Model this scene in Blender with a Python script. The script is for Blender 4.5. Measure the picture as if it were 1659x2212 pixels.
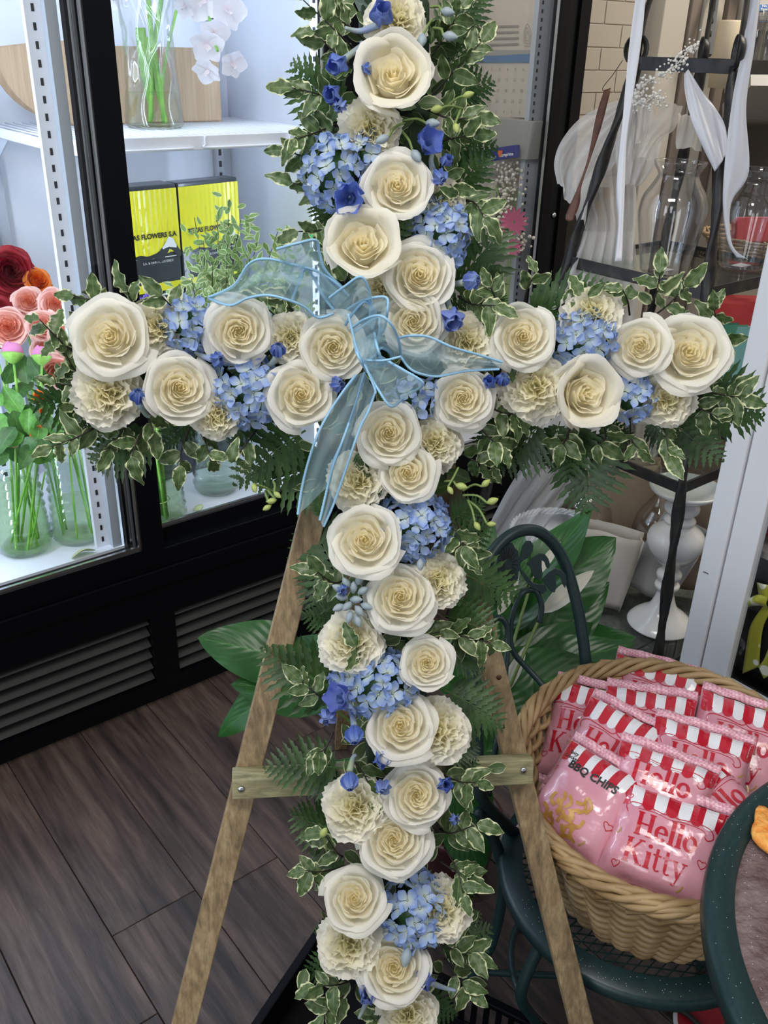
import bpy, bmesh, math, random
from mathutils import Vector as V3, Matrix, noise
for o in list(bpy.data.objects): bpy.data.objects.remove(o)
sc = bpy.context.scene
COL = sc.collection
PI = math.pi
# ---------------------------------------------------------------- camera
FPX, CX, CY = 1965.0, 829.5, 1106.0
PITCH, ROLL = math.radians(27.1), math.radians(1.59)
CAMPOS = V3((0, 0, 1.55))
FWD = V3((0, math.cos(PITCH), -math.sin(PITCH)))
_r0, _u0 = V3((1, 0, 0)), V3((0, math.sin(PITCH), math.cos(PITCH)))
RT = _r0 * math.cos(ROLL) + _u0 * math.sin(ROLL)
UP = -_r0 * math.sin(ROLL) + _u0 * math.cos(ROLL)
cam = bpy.data.cameras.new('camera')
cam.sensor_fit = 'HORIZONTAL'; cam.sensor_width = 36.0
cam.lens = FPX * 36.0 / 1659.0; cam.clip_start = 0.02; cam.clip_end = 60
co = bpy.data.objects.new('camera', cam); COL.objects.link(co)
co.matrix_world = Matrix(((RT.x, UP.x, -FWD.x, 0), (RT.y, UP.y, -FWD.y, 0), (RT.z, UP.z, -FWD.z, CAMPOS.z), (0, 0, 0, 1)))
sc.camera = co
# room axes: U runs along the cooler front, W runs into the cooler
AZ = math.radians(50.75)
U = V3((math.sin(AZ), math.cos(AZ), 0)); W = V3((-math.cos(AZ), math.sin(AZ), 0)); Z = V3((0, 0, 1))
def L(u, w, z): return U * u + W * w + Z * z
def ray(x, y): return FWD + RT * ((x - CX) / FPX) - UP * ((y - CY) / FPX)
def PD(x, y, d): return CAMPOS + ray(x, y) * d                       # point seen at (x, y) at depth d
def PZ(x, y, z):                                                     # ... at height z
    r = ray(x, y); return CAMPOS + r * ((z - CAMPOS.z) / r.z)
def PP(x, y, p, n):                                                  # ... on the plane through p with normal n
    r = ray(x, y); return CAMPOS + r * ((p - CAMPOS).dot(n) / r.dot(n))
def facing(x, y, tx, ty):
    v = -ray(x, y).normalized(); return (v + RT * tx + UP * ty).normalized()
# ---------------------------------------------------------------- world, light, exposure
wd = bpy.data.worlds.new('world'); sc.world = wd; wd.use_nodes = True
wd.node_tree.nodes['Background'].inputs[0].default_value = (0.80, 0.83, 0.88, 1)
wd.node_tree.nodes['Background'].inputs[1].default_value = 0.28
def area(name, loc, size, power, col, target=None, sy=None):
    l = bpy.data.lights.new(name, 'AREA'); l.shape = 'RECTANGLE'; l.size = size; l.size_y = sy or size
    l.energy = power; l.color = col
    o = bpy.data.objects.new(name, l); COL.objects.link(o); o.location = loc
    d = (V3(target) - V3(loc)) if target is not None else V3((0, 0, -1))
    o.rotation_euler = d.to_track_quat('-Z', 'Y').to_euler(); return o
area('ceiling_panel_light', (-0.5, 0.1, 2.95), 1.2, 21, (1.0, 0.97, 0.92), (-0.2, 1.1, 0.8), 0.6)
area('ceiling_panel_light', (1.3, 0.2, 2.95), 1.2, 14, (1.0, 0.96, 0.9), (0.9, 1.2, 0.7), 0.6)
area('ceiling_panel_light', (2.3, 2.6, 2.95), 1.2, 34, (1.0, 0.91, 0.78), None, 0.6)
area('front_fill_light', (-1.7, -1.6, 1.7), 2.0, 26, (0.90, 0.95, 1.0), (0.5, 1.2, 0.9), 1.6)  # added fill light behind the camera, brightens and softens the front
sc.view_settings.view_transform = 'Standard'; sc.view_settings.look = 'None'
sc.view_settings.gamma = 1.0; sc.view_settings.use_curve_mapping = False
sc.view_settings.exposure = 0.34
cy = sc.cycles
cy.max_bounces = 12; cy.transparent_max_bounces = 24; cy.transmission_bounces = 10; cy.glossy_bounces = 4; cy.diffuse_bounces = 5
cy.caustics_reflective = False; cy.caustics_refractive = False; cy.sample_clamp_indirect = 4.0
# ---------------------------------------------------------------- materials
def mat(name, col, rough=0.5, **k):
    m = bpy.data.materials.new(name); m.use_nodes = True
    b = m.node_tree.nodes['Principled BSDF']
    b.inputs['Base Color'].default_value = (*col, 1); b.inputs['Roughness'].default_value = rough
    for a, v in k.items(): b.inputs[a.replace('_', ' ')].default_value = v
    return m
def nodes(m): return m.node_tree.nodes, m.node_tree.links, m.node_tree.nodes['Principled BSDF']
def ramp(n, stops):
    r = n.new('ShaderNodeValToRGB'); e = r.color_ramp.elements
    while len(e) < len(stops): e.new(0.5)
    for i, (p, c) in enumerate(stops): e[i].position = p; e[i].color = (*c, 1)
    return r
def noisy(name, c1, c2, scale, rough=0.5, stretch=(1, 1, 1), bump=0.0, dist=0.0, bscale=None, rot=(0, 0, 0), lo=0.35, hi=0.65, **k):
    m = mat(name, c1, rough, **k); n, l, b = nodes(m)
    tc = n.new('ShaderNodeTexCoord'); mp = n.new('ShaderNodeMapping'); mp.inputs['Scale'].default_value = stretch; mp.inputs['Rotation'].default_value = rot
    nt = n.new('ShaderNodeTexNoise'); nt.inputs['Scale'].default_value = scale; nt.inputs['Detail'].default_value = 6; nt.inputs['Distortion'].default_value = dist
    l.new(tc.outputs['Object'], mp.inputs[0]); l.new(mp.outputs[0], nt.inputs['Vector'])
    r = ramp(n, [(lo, c1), (hi, c2)]); l.new(nt.outputs['Fac'], r.inputs[0]); l.new(r.outputs[0], b.inputs['Base Color'])
    if bump:
        bp = n.new('ShaderNodeBump'); bp.inputs['Strength'].default_value = bump; bp.inputs['Distance'].default_value = 0.01
        src = nt
        if bscale:
            src = n.new('ShaderNodeTexNoise'); src.inputs['Scale'].default_value = bscale; src.inputs['Detail'].default_value = 4; l.new(mp.outputs[0], src.inputs['Vector'])
        l.new(src.outputs['Fac'], bp.inputs['Height']); l.new(bp.outputs[0], b.inputs['Normal'])
    return m
def translucent(m, fac=0.3, col=None):
    n, l, b = nodes(m); out = n['Material Output']
    t = n.new('ShaderNodeBsdfTranslucent'); mx = n.new('ShaderNodeMixShader'); mx.inputs[0].default_value = fac
    if b.inputs['Base Color'].links: l.new(b.inputs['Base Color'].links[0].from_socket, t.inputs[0])
    else: t.inputs[0].default_value = b.inputs['Base Color'].default_value
    if col: t.inputs[0].default_value = (*col, 1)
    l.new(b.outputs[0], mx.inputs[1]); l.new(t.outputs[0], mx.inputs[2]); l.new(mx.outputs[0], out.inputs[0]); return m
def sheer(name, col, alpha, rough=0.6, fold=None):
    """thin woven fabric: part transparent, part diffuse and translucent"""
    m = mat(name, col, rough, Sheen_Weight=0.3); n, l, b = nodes(m); out = n['Material Output']
    tl = n.new('ShaderNodeBsdfTranslucent'); tl.inputs[0].default_value = (*col, 1)
    m1 = n.new('ShaderNodeMixShader'); m1.inputs[0].default_value = 0.45
    tr = n.new('ShaderNodeBsdfTransparent'); m2 = n.new('ShaderNodeMixShader')
    lw = n.new('ShaderNodeLayerWeight'); lw.inputs[0].default_value = 0.35
    mr = n.new('ShaderNodeMapRange'); mr.inputs[3].default_value = alpha; mr.inputs[4].default_value = min(1, alpha + 0.45)
    l.new(lw.outputs['Facing'], mr.inputs[0]); l.new(mr.outputs[0], m2.inputs[0])
    l.new(b.outputs[0], m1.inputs[1]); l.new(tl.outputs[0], m1.inputs[2])
    l.new(tr.outputs[0], m2.inputs[1]); l.new(m1.outputs[0], m2.inputs[2]); l.new(m2.outputs[0], out.inputs[0]); return m
def pane(name, tint=(1, 1, 1), refl=1.0):
    """thin flat glass: transparent with a fresnel reflection"""
    m = bpy.data.materials.new(name); m.use_nodes = True; n = m.node_tree.nodes; l = m.node_tree.links; n.clear()
    out = n.new('ShaderNodeOutputMaterial'); tr = n.new('ShaderNodeBsdfTransparent'); tr.inputs[0].default_value = (*tint, 1)
    gl = n.new('ShaderNodeBsdfGlossy'); gl.inputs['Roughness'].default_value = 0.01
    fc = n.new('ShaderNodeLayerWeight'); fc.inputs[0].default_value = 0.5; pw = n.new('ShaderNodeMath'); pw.operation = 'POWER'; pw.inputs[1].default_value = 4.0; l.new(fc.outputs['Facing'], pw.inputs[0])
    fr = n.new('ShaderNodeMath'); fr.operation = 'MULTIPLY_ADD'; fr.inputs[1].default_value = 0.6; fr.inputs[2].default_value = 0.045; l.new(pw.outputs[0], fr.inputs[0])
    mt = n.new('ShaderNodeMath'); mt.operation = 'MULTIPLY'; mt.inputs[1].default_value = refl
    mx = n.new('ShaderNodeMixShader'); l.new(fr.outputs[0], mt.inputs[0]); l.new(mt.outputs[0], mx.inputs[0])
    l.new(tr.outputs[0], mx.inputs[1]); l.new(gl.outputs[0], mx.inputs[2]); l.new(mx.outputs[0], out.inputs[0]); return m
def emit(name, col, s):
    m = mat(name, col); n, l, b = nodes(m); b.inputs['Emission Color'].default_value = (*col, 1); b.inputs['Emission Strength'].default_value = s; return m
def glass(name, tint=(1, 1, 1), edge=(0.35, 0.38, 0.38), refl=1.0):
    """blown glass wall: clear face on, denser at grazing angles, with fresnel highlights"""
    m = bpy.data.materials.new(name); m.use_nodes = True; n = m.node_tree.nodes; l = m.node_tree.links; n.clear()
    out = n.new('ShaderNodeOutputMaterial'); tr = n.new('ShaderNodeBsdfTransparent')
    lw = n.new('ShaderNodeLayerWeight'); lw.inputs[0].default_value = 0.22
    r = ramp(n, [(0.35, tint), (0.95, edge)]); l.new(lw.outputs['Facing'], r.inputs[0]); l.new(r.outputs[0], tr.inputs[0])
    gl = n.new('ShaderNodeBsdfGlossy'); gl.inputs['Roughness'].default_value = 0.03
    fc = n.new('ShaderNodeLayerWeight'); fc.inputs[0].default_value = 0.5; pw = n.new('ShaderNodeMath'); pw.operation = 'POWER'; pw.inputs[1].default_value = 4.0; l.new(fc.outputs['Facing'], pw.inputs[0])
    fr = n.new('ShaderNodeMath'); fr.operation = 'MULTIPLY_ADD'; fr.inputs[1].default_value = 0.6; fr.inputs[2].default_value = 0.045; l.new(pw.outputs[0], fr.inputs[0])
    mt = n.new('ShaderNodeMath'); mt.operation = 'MULTIPLY'; mt.inputs[1].default_value = refl
    mx = n.new('ShaderNodeMixShader'); l.new(fr.outputs[0], mt.inputs[0]); l.new(mt.outputs[0], mx.inputs[0])
    l.new(tr.outputs[0], mx.inputs[1]); l.new(gl.outputs[0], mx.inputs[2]); l.new(mx.outputs[0], out.inputs[0]); return m
# ---------------------------------------------------------------- geometry: (verts, faces)
def merge(*gs):
    V, F = [], []
    for g in gs:
        o = len(V); V += g[0]; F += [tuple(i + o for i in f) for f in g[1]]
    return V, F
def box(c, ex, ey, ez):
    c = V3(c); ex, ey, ez = V3(ex), V3(ey), V3(ez); V = []
    for k in (-1, 1):
        for j in (-1, 1):
            for i in (-1, 1): V.append(c + ex * i + ey * j + ez * k)
    return V, [(0, 2, 3, 1), (4, 5, 7, 6), (0, 1, 5, 4), (2, 6, 7, 3), (0, 4, 6, 2), (1, 3, 7, 5)]
def lbox(u0, u1, w0, w1, z0, z1):
    return box(L((u0 + u1) / 2, (w0 + w1) / 2, (z0 + z1) / 2), U * ((u1 - u0) / 2), W * ((w1 - w0) / 2), Z * ((z1 - z0) / 2))
def beam(a, b, wx, wy, side):
    """square bar from a to b; side = direction of its wx face"""
    a, b = V3(a), V3(b); d = b - a; s = V3(side); s = (s - d.normalized() * s.dot(d.normalized())).normalized(); t = d.normalized().cross(s)
    return box((a + b) / 2, s * wx / 2, t * wy / 2, d / 2)
def cr(pts, n, closed=False):
    pts = [V3(p) for p in pts]; N = len(pts); out = []
    segs = N if closed else N - 1
    for i in range(segs):
        if closed: p0, p1, p2, p3 = pts[(i - 1) % N], pts[i], pts[(i + 1) % N], pts[(i + 2) % N]
        else: p0, p1, p2, p3 = pts[max(i - 1, 0)], pts[i], pts[i + 1], pts[min(i + 2, N - 1)]
        for k in range(n):
            t = k / n; t2 = t * t; t3 = t2 * t
            out.append(0.5 * ((2 * p1) + (p2 - p0) * t + (2 * p0 - 5 * p1 + 4 * p2 - p3) * t2 + (3 * p1 - p0 - 3 * p2 + p3) * t3))
    if not closed: out.append(pts[-1].copy())
    return out
def tube(path, r, seg=8, closed=False, flat=None, twist=0.0):
    """tube along path; r number or list; flat=(a,b) gives a rectangular-ish section scale; twist in turns"""
    path = [V3(p) for p in path]; n = len(path); V, F = [], []
    t0 = (path[1] - path[0]).normalized(); nx = t0.orthogonal().normalized()
    for i, p in enumerate(path):
        if closed: t = (path[(i + 1) % n] - path[i - 1]).normalized()
        else: t = (path[min(i + 1, n - 1)] - path[max(i - 1, 0)]).normalized()
        nx = (nx - t * nx.dot(t)).normalized(); ny = t.cross(nx)
        rr = r[min(i, len(r) - 1)] if isinstance(r, (list, tuple)) else r
        for k in range(seg):
            a = 2 * PI * k / seg + twist * 2 * PI * i / n
            ca, sa = math.cos(a), math.sin(a)
            if flat: 
                a2 = 2 * PI * k / seg; x, y = math.cos(a2) * flat[0], math.sin(a2) * flat[1]; tw = twist * 2 * PI * i / n
                ca, sa = x * math.cos(tw) - y * math.sin(tw), x * math.sin(tw) + y * math.cos(tw)
            V.append(p + nx * (ca * rr) + ny * (sa * rr))
    m = n if closed else n - 1
    for i in range(m):
        for k in range(seg):
            a, b = i * seg + k, i * seg + (k + 1) % seg; c, d = ((i + 1) % n) * seg + (k + 1) % seg, ((i + 1) % n) * seg + k
            F.append((a, b, c, d))
    if not closed: F.append(tuple(range(seg))[::-1]); F.append(tuple((n - 1) * seg + k for k in range(seg)))
    return V, F
def lathe(prof, seg=32, o=(0, 0, 0), wob=None):
    o = V3(o); V, F = [], []
    for j, (r, z) in enumerate(prof):
        for k in range(seg):
            a = 2 * PI * k / seg; rr = r * (1 + (wob(a, z) if wob else 0)); V.append(o + V3((rr * math.cos(a), rr * math.sin(a), z)))
    for j in range(len(prof) - 1):
        for k in range(seg):
            F.append((j * seg + k, j * seg + (k + 1) % seg, (j + 1) * seg + (k + 1) % seg, (j + 1) * seg + k))
    shut = prof[0] == prof[-1]
    if prof[0][0] > 1e-6 and not shut: F.append(tuple(range(seg))[::-1])
    if prof[-1][0] > 1e-6 and not shut: F.append(tuple((len(prof) - 1) * seg + k for k in range(seg)))
    return V, F
def grid(fn, nu, nv):
    """fn(u, v) with u, v in 0..1 -> point"""
    V = [V3(fn(i / nu, j / nv)) for j in range(nv + 1) for i in range(nu + 1)]
    F = [(j * (nu + 1) + i, j * (nu + 1) + i + 1, (j + 1) * (nu + 1) + i + 1, (j + 1) * (nu + 1) + i) for j in range(nv) for i in range(nu)]
    return V, F
def strip(A, B, n=6, m=6, f=None):
    """surface between two smooth edge lines A and B; f(s, t) -> offset vector"""
    A, B = cr(A, n), cr(B, n); N = min(len(A), len(B)) - 1
    def fn(u, v):
        i = min(int(round(v * N)), N); p = A[i].lerp(B[i], u)
        return p + (f(v, u) if f else V3())
    return grid(fn, m, N)
def prism(poly, n, th):
    """flat outline extruded by th along n"""
    n = V3(n).normalized() * th / 2; k = len(poly)
    V = [V3(p) - n for p in poly] + [V3(p) + n for p in poly]
    return V, [tuple(range(k))[::-1], tuple(range(k, 2 * k))] + [(i, (i + 1) % k, (i + 1) % k + k, i + k) for i in range(k)]
def mesh(name, g, m=None, smooth=True, uv=None):
    me = bpy.data.meshes.new(name); me.from_pydata([tuple(v) for v in g[0]], [], g[1])
    if smooth: me.polygons.foreach_set('use_smooth', [True] * len(me.polygons))
    if m: me.materials.append(m)
    if uv:
        ul = me.uv_layers.new(name='UVMap')
        for lp in me.loops: ul.data[lp.index].uv = uv[lp.vertex_index]
    me.update(); return me
def obj(name, g, m, parent=None, smooth=False, label=None, bevel=0, solid=0, weld=False, uv=None, shadow=True):
    """link ONE mesh object built from world coordinates; a child sits at its parent's origin"""
    org = V3(); p = parent
    while p: org += p.location; p = p.parent
    if parent is None and g[0]:
        n = len(g[0]); zmin = min(v[2] for v in g[0]); org0 = V3((sum(v[0] for v in g[0]) / n, sum(v[1] for v in g[0]) / n, zmin)); org = org0
    me = mesh(name, ([V3(v) - org for v in g[0]], g[1]), m, smooth, uv)
    if not uv and len(g[1]) < 40000:
        bm = bmesh.new(); bm.from_mesh(me); 
        if weld: bmesh.ops.remove_doubles(bm, verts=bm.verts, dist=1e-5)
        bmesh.ops.recalc_face_normals(bm, faces=bm.faces); bm.to_mesh(me); bm.free()
    o = bpy.data.objects.new(name, me); COL.objects.link(o)
    if parent: o.parent = parent
    else: o.location = org
    if label: o['label'] = label
    if bevel: b = o.modifiers.new('bevel', 'BEVEL'); b.width = bevel; b.segments = 2; b.limit_method = 'ANGLE'
    if solid: s = o.modifiers.new('solid', 'SOLIDIFY'); s.thickness = solid; s.offset = 0
    return o
def thing(name, label, cat, loc, group=None):
    o = bpy.data.objects.new(name, None); COL.objects.link(o); o.location = loc; o.empty_display_size = 0.05
    o['label'] = label; o['category'] = cat
    if group: o['group'] = group
    return o
def tag(o, label, cat, group=None, kind=None):
    o['label'] = label; o['category'] = cat
    if group: o['group'] = group
    if kind: o['kind'] = kind
    return o
def struct(name, g, m, parent=None, **k):
    o = obj(name, g, m, parent, **k)
    if not parent: o['kind'] = 'structure'
    return o
def inst(name, me, parent, M, label=None):
    """child object sharing mesh data, placed by a matrix in world space (parents are never rotated)"""
    o = bpy.data.objects.new(name, me); COL.objects.link(o); o.parent = parent
    pw = Matrix.Identity(4); p = parent; ch = []
    while p: ch.append(p); p = p.parent
    for p in reversed(ch): pw = pw @ p.matrix_basis
    o.matrix_basis = pw.inverted() @ M
    if label: o['label'] = label
    return o
def frame(pos, zdir, ydir, s=1.0, sx=None):
    z = V3(zdir).normalized(); y = V3(ydir); y = (y - z * y.dot(z)); y = y.normalized() if y.length > 1e-6 else z.orthogonal().normalized(); x = y.cross(z)
    sx = sx or s
    return Matrix(((x.x * sx, y.x * s, z.x * s, pos[0]), (x.y * sx, y.y * s, z.y * s, pos[1]), (x.z * sx, y.z * s, z.z * s, pos[2]), (0, 0, 0, 1)))
def text2d(s, size, bold=0.0):
    """flat lettering -> 2-D verts and faces, centred"""
    c = bpy.data.curves.new('txt', 'FONT'); c.body = s; c.size = size; c.align_x = 'CENTER'; c.align_y = 'CENTER'; c.offset = bold; c.resolution_u = 3
    o = bpy.data.objects.new('txt', c); COL.objects.link(o); dg = bpy.context.evaluated_depsgraph_get(); dg.update()
    me = bpy.data.meshes.new_from_object(o.evaluated_get(dg)); V = [(v.co.x, v.co.y) for v in me.vertices]; F = [tuple(p.vertices) for p in me.polygons]
    bpy.data.objects.remove(o); bpy.data.curves.remove(c); bpy.data.meshes.remove(me); return V, F
def text_on(s, size, o, ex, ey, off=V3(), bold=0.0):
    V, F = text2d(s, size, bold); return [V3(o) + V3(ex) * x + V3(ey) * y + off for x, y in V], F
# ================================================================ SETTING
M = {}
M['black'] = mat('black_metal', (0.002, 0.0025, 0.004), 0.35, Specular_IOR_Level=0.18)
M['blackm'] = mat('black_matt', (0.004, 0.0045, 0.006), 0.6, Specular_IOR_Level=0.2)
M['louvre'] = mat('louvre_grey', (0.016, 0.016, 0.016), 0.5)
M['chrome'] = mat('chrome', (0.7, 0.72, 0.74), 0.22, Metallic=1.0)
M['gasket'] = mat('grey_gasket', (0.10, 0.105, 0.115), 0.5)
M['cwhite'] = mat('cooler_liner', (0.80, 0.84, 0.93), 0.35)
M['cshelf'] = mat('white_coated_wire', (0.86, 0.88, 0.95), 0.3)
M['cgrey'] = mat('cooler_pilaster_grey', (0.42, 0.46, 0.52), 0.4)
M['dark'] = mat('slot_dark', (0.02, 0.02, 0.025), 0.8)
M['cream'] = mat('cream_wall', (0.62, 0.57, 0.49), 0.7)
M['tan'] = mat('tan_frame', (0.27, 0.22, 0.18), 0.5)
M['led'] = emit('led_strip', (0.72, 0.84, 1.0), 14.0)
M['fill_pil'] = emit('pilaster_fill_strip', (0.72, 0.84, 1.0), 40.0)
M['fill_bay'] = emit('bay_fill_tube', (1.0, 0.86, 0.70), 26.0)
M['pane'] = pane('door_glass', (0.97, 0.98, 0.98), 0.55)
M['pane2'] = pane('shelf_glass', (0.90, 0.94, 0.92), 0.8)
# floor of vinyl planks
def wood(name, c1, c2, c3, axis_rot, sc_=1.0, rough=0.4, st=(14, 1.2, 1)):
    m = mat(name, c1, rough); n, l, b = nodes(m)
    tc = n.new('ShaderNodeTexCoord'); oi = n.new('ShaderNodeObjectInfo'); mp = n.new('ShaderNodeMapping'); mp.inputs['Rotation'].default_value = axis_rot; mp.inputs['Scale'].default_value = [s * sc_ for s in st]
    ad = n.new('ShaderNodeVectorMath'); ml = n.new('ShaderNodeVectorMath'); ml.operation = 'SCALE'; ml.inputs[0].default_value = (13, 7, 5); l.new(oi.outputs['Random'], ml.inputs['Scale'])
    l.new(tc.outputs['Object'], mp.inputs[0]); l.new(mp.outputs[0], ad.inputs[0]); l.new(ml.outputs[0], ad.inputs[1])
    nt = n.new('ShaderNodeTexNoise'); nt.inputs['Scale'].default_value = 2.2; nt.inputs['Detail'].default_value = 8; nt.inputs['Distortion'].default_value = 0.7; l.new(ad.outputs[0], nt.inputs['Vector'])
    n2 = n.new('ShaderNodeTexNoise'); n2.inputs['Scale'].default_value = 7; n2.inputs['Detail'].default_value = 8; n2.inputs['Roughness'].default_value = 0.7; l.new(ad.outputs[0], n2.inputs['Vector'])
    r = ramp(n, [(0.3, c1), (0.5, c2), (0.72, c3)]); l.new(nt.outputs['Fac'], r.inputs[0])
    r2 = ramp(n, [(0.33, (0.45, 0.45, 0.45)), (0.62, (1.1, 1.1, 1.1))]); l.new(n2.outputs['Fac'], r2.inputs[0])
    mx = n.new('ShaderNodeMix'); mx.data_type = 'RGBA'; mx.blend_type = 'MULTIPLY'; mx.inputs[0].default_value = 0.85
    l.new(r.outputs[0], mx.inputs[6]); l.new(r2.outputs[0], mx.inputs[7]); l.new(mx.outputs[2], b.inputs['Base Color'])
    bp = n.new('ShaderNodeBump'); bp.inputs['Strength'].default_value = 0.25; bp.inputs['Distance'].default_value = 0.004; l.new(n2.outputs['Fac'], bp.inputs['Height']); l.new(bp.outputs[0], b.inputs['Normal'])
    return m
M['plank'] = wood('vinyl_plank', (0.030, 0.023, 0.022), (0.085, 0.060, 0.052), (0.155, 0.105, 0.084), (0, 0, -(PI / 2 + AZ * 0 + math.atan2(W.y, W.x) - PI)), 1.0, 0.42)
fl = struct('floor', box((0.6, 1.4, -0.03), (3.6, 0, 0), (0, 3.2, 0), (0, 0, 0.02)), M['blackm'])
fl.location  # sub floor; the planks lie on it
pm = mesh('plank', ([V3(v) for v in box((0, 0, 0), (0.0892, 0, 0), (0, 0.6092, 0), (0, 0, 0.005))[0]], box((0, 0, 0), (1, 0, 0), (0, 1, 0), (0, 0, 1))[1]), M['plank'], False)
bmx = bmesh.new(); bmx.from_mesh(pm); bmesh.ops.bevel(bmx, geom=[e for e in bmx.edges if e.verts[0].co.z > 0 and e.verts[1].co.z > 0], offset=0.0012, segments=1, affect='EDGES'); bmx.to_mesh(pm); bmx.free()
wang = math.atan2(W.y, W.x) - PI / 2
rnd = random.Random(3)
for i in range(-8, 24):
    off = rnd.random() * 1.2
    for j in range(-3, 4):
        uu, ww = 0.362 + 0.09 + i * 0.18, j * 1.22 + off - 0.9
        if i == -1: ww = j * 1.22 + 0.61 + L(0, 0, 0).x + 1.043 - 2.44 + 1.22
        p = L(uu, ww, -0.005)
        if (ww - 0.6 > 2.0 and uu < 2.2) or ww > 2.9 or not (-1.4 < p.x < 3.9 and 0.1 < p.y < 4.1): continue
        o = bpy.data.objects.new('plank', pm); COL.objects.link(o); o.parent = fl; o.location = p - fl.location; o.rotation_euler = (0, 0, wang)
# walls
wl = struct('wall_back', lbox(-1.4, 4.6, 2.75, 2.85, -0.01, 2.9), M['cream'])
wr = struct('wall_right', lbox(4.5, 4.6, -1.2, 2.75, -0.01, 2.9), M['cream'])
# ================================================================ COOLER
co_ = thing('display_cooler', 'long black flower display cooler with sliding glass doors, lit white inside', 'cooler', L(0.6, 2.1, 0))
def cb(name, u0, u1, w0, w1, z0, z1, m, bevel=0, label=None, parent=None, smooth=False): return obj(name, lbox(u0, u1, w0, w1, z0, z1), m, parent or co_, bevel=bevel, label=label, smooth=smooth)
cb('base_plinth', -0.7, 2.14, 1.845, 2.5, 0.0, 0.05, M['blackm'])
# grille panel made of stiles, a head rail and louvre slats
gp = obj('grille_panel', merge(lbox(-0.7, -0.62, 1.82, 1.84, 0.04, 0.354), lbox(0.747, 0.813, 1.82, 1.84, 0.04, 0.354), lbox(1.98, 2.14, 1.82, 1.84, 0.04, 0.354),
         lbox(-0.62, 0.747, 1.82, 1.84, 0.271, 0.354), lbox(0.813, 1.98, 1.82, 1.84, 0.271, 0.354), lbox(-0.62, 0.747, 1.82, 1.84, 0.04, 0.076), lbox(0.813, 1.98, 1.82, 1.84, 0.04, 0.076)), M['black'], co_)
cb('grille_back', -0.62, 1.98, 1.87, 1.88, 0.05, 0.30, M['blackm'])
for a, b in ((-0.62, 0.747), (0.813, 1.98)):
    for k in range(6):
        z = 0.092 + k * 0.0335
        obj('louvre_slat', box(L((a + b) / 2, 1.838, z), U * ((b - a) / 2 - 0.002), W * 0.012 + Z * 0.008, Z * 0.0012 - W * 0.0006), M['louvre'], gp)
cb('sill_rail', -0.7, 2.14, 1.812, 1.90, 0.356, 0.404, M['black'], 0.003)
cb('door_track', -0.7, 2.14, 1.818, 1.90, 0.405, 0.455, M['black'], 0.002)
cb('head_rail', -0.7, 2.14, 1.80, 1.90, 2.0, 2.15, M['black'])
# liner
cb('cooler_floor', -0.7, 2.1, 1.875, 2.45, 0.42, 0.462, M['cwhite'])
cb('back_liner', -0.7, 2.1, 2.43, 2.45, 0.46, 2.1, M['cwhite'])
cb('side_liner', -0.72, -0.70, 1.87, 2.45, 0.46, 2.1, M['cwhite'])
cb('divider_panel', 1.385, 1.42, 1.89, 2.45, 0.462, 2.1, M['cwhite'])
cb('ceiling_liner', -0.7, 2.1, 1.87, 2.45, 2.08, 2.1, M['cwhite'])
cb('side_liner', 2.07, 2.10, 1.875, 2.45, 0.46, 2.1, M['cream'])
cb('end_panel', 2.10, 2.14, 1.81, 2.5, 0.0, 2.15, M['black'])
# sliding doors
def door(u0, u1, w, z0, z1, sl, sr, name='sliding_door', bot=None):
    bot = bot or 0.06
    f = obj(name, merge(lbox(u0, u0 + sl, w, w + 0.03, z0 - 0.05, z1), lbox(u1 - sr, u1, w, w + 0.03, z0 - 0.05, z1), lbox(u0 + sl, u1 - sr, w, w + 0.03, z0 - 0.05, z0), lbox(u0 + sl, u1 - sr, w, w + 0.03, z1 - 0.06, z1)), M['black'], co_)
    obj('glass_pane', lbox(u0 + sl, u1 - sr, w + 0.012, w + 0.016, z0, z1 - 0.06), M['pane'], f)
    obj('glass_seal', merge(lbox(u0 + sl, u1 - sr, w + 0.004, w + 0.012, z0, z0 + 0.010), lbox(u0 + sl, u0 + sl + 0.006, w + 0.004, w + 0.012, z0, z1 - 0.06), lbox(u1 - sr - 0.006, u1 - sr, w + 0.004, w + 0.012, z0, z1 - 0.06)), M['chrome'], f)
    return f
d1 = door(-0.68, 0.800, 1.815, 0.468, 2.04, 0.05, 0.055)
d2 = door(0.752, 1.424, 1.850, 0.492, 2.04, 0.048, 0.117)
d3 = door(1.461, 2.06, 1.815, 0.468, 2.04, 0.102, 0.03)
obj('jamb_strip', lbox(1.424, 1.461, 1.822, 1.845, 0.46, 2.04), M['gasket'], co_)
obj('jamb_strip', lbox(2.062, 2.098, 1.818, 1.84, 0.46, 2.04), M['blackm'], co_)
inst('bolt', mesh('bolt', lathe([(0.0005, -0.001), (0.008, -0.001), (0.008, 0.003), (0.004, 0.005), (0.0005, 0.005)], 12), M['chrome']), co_, frame(L(2.085, 1.817, 1.13), -W, Z, 1.0))
# gasket profile beside the first post (seen behind the glass)
for k, (a, b, mm) in enumerate(((0.722, 0.728, 'black'), (0.728, 0.735, 'chrome'), (0.735, 0.740, 'gasket'), (0.740, 0.745, 'black'))):
    obj('gasket_strip', lbox(a, b, 1.845 - 0.002 * k, 1.865, 0.462, 2.08), M[mm], co_)
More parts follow.
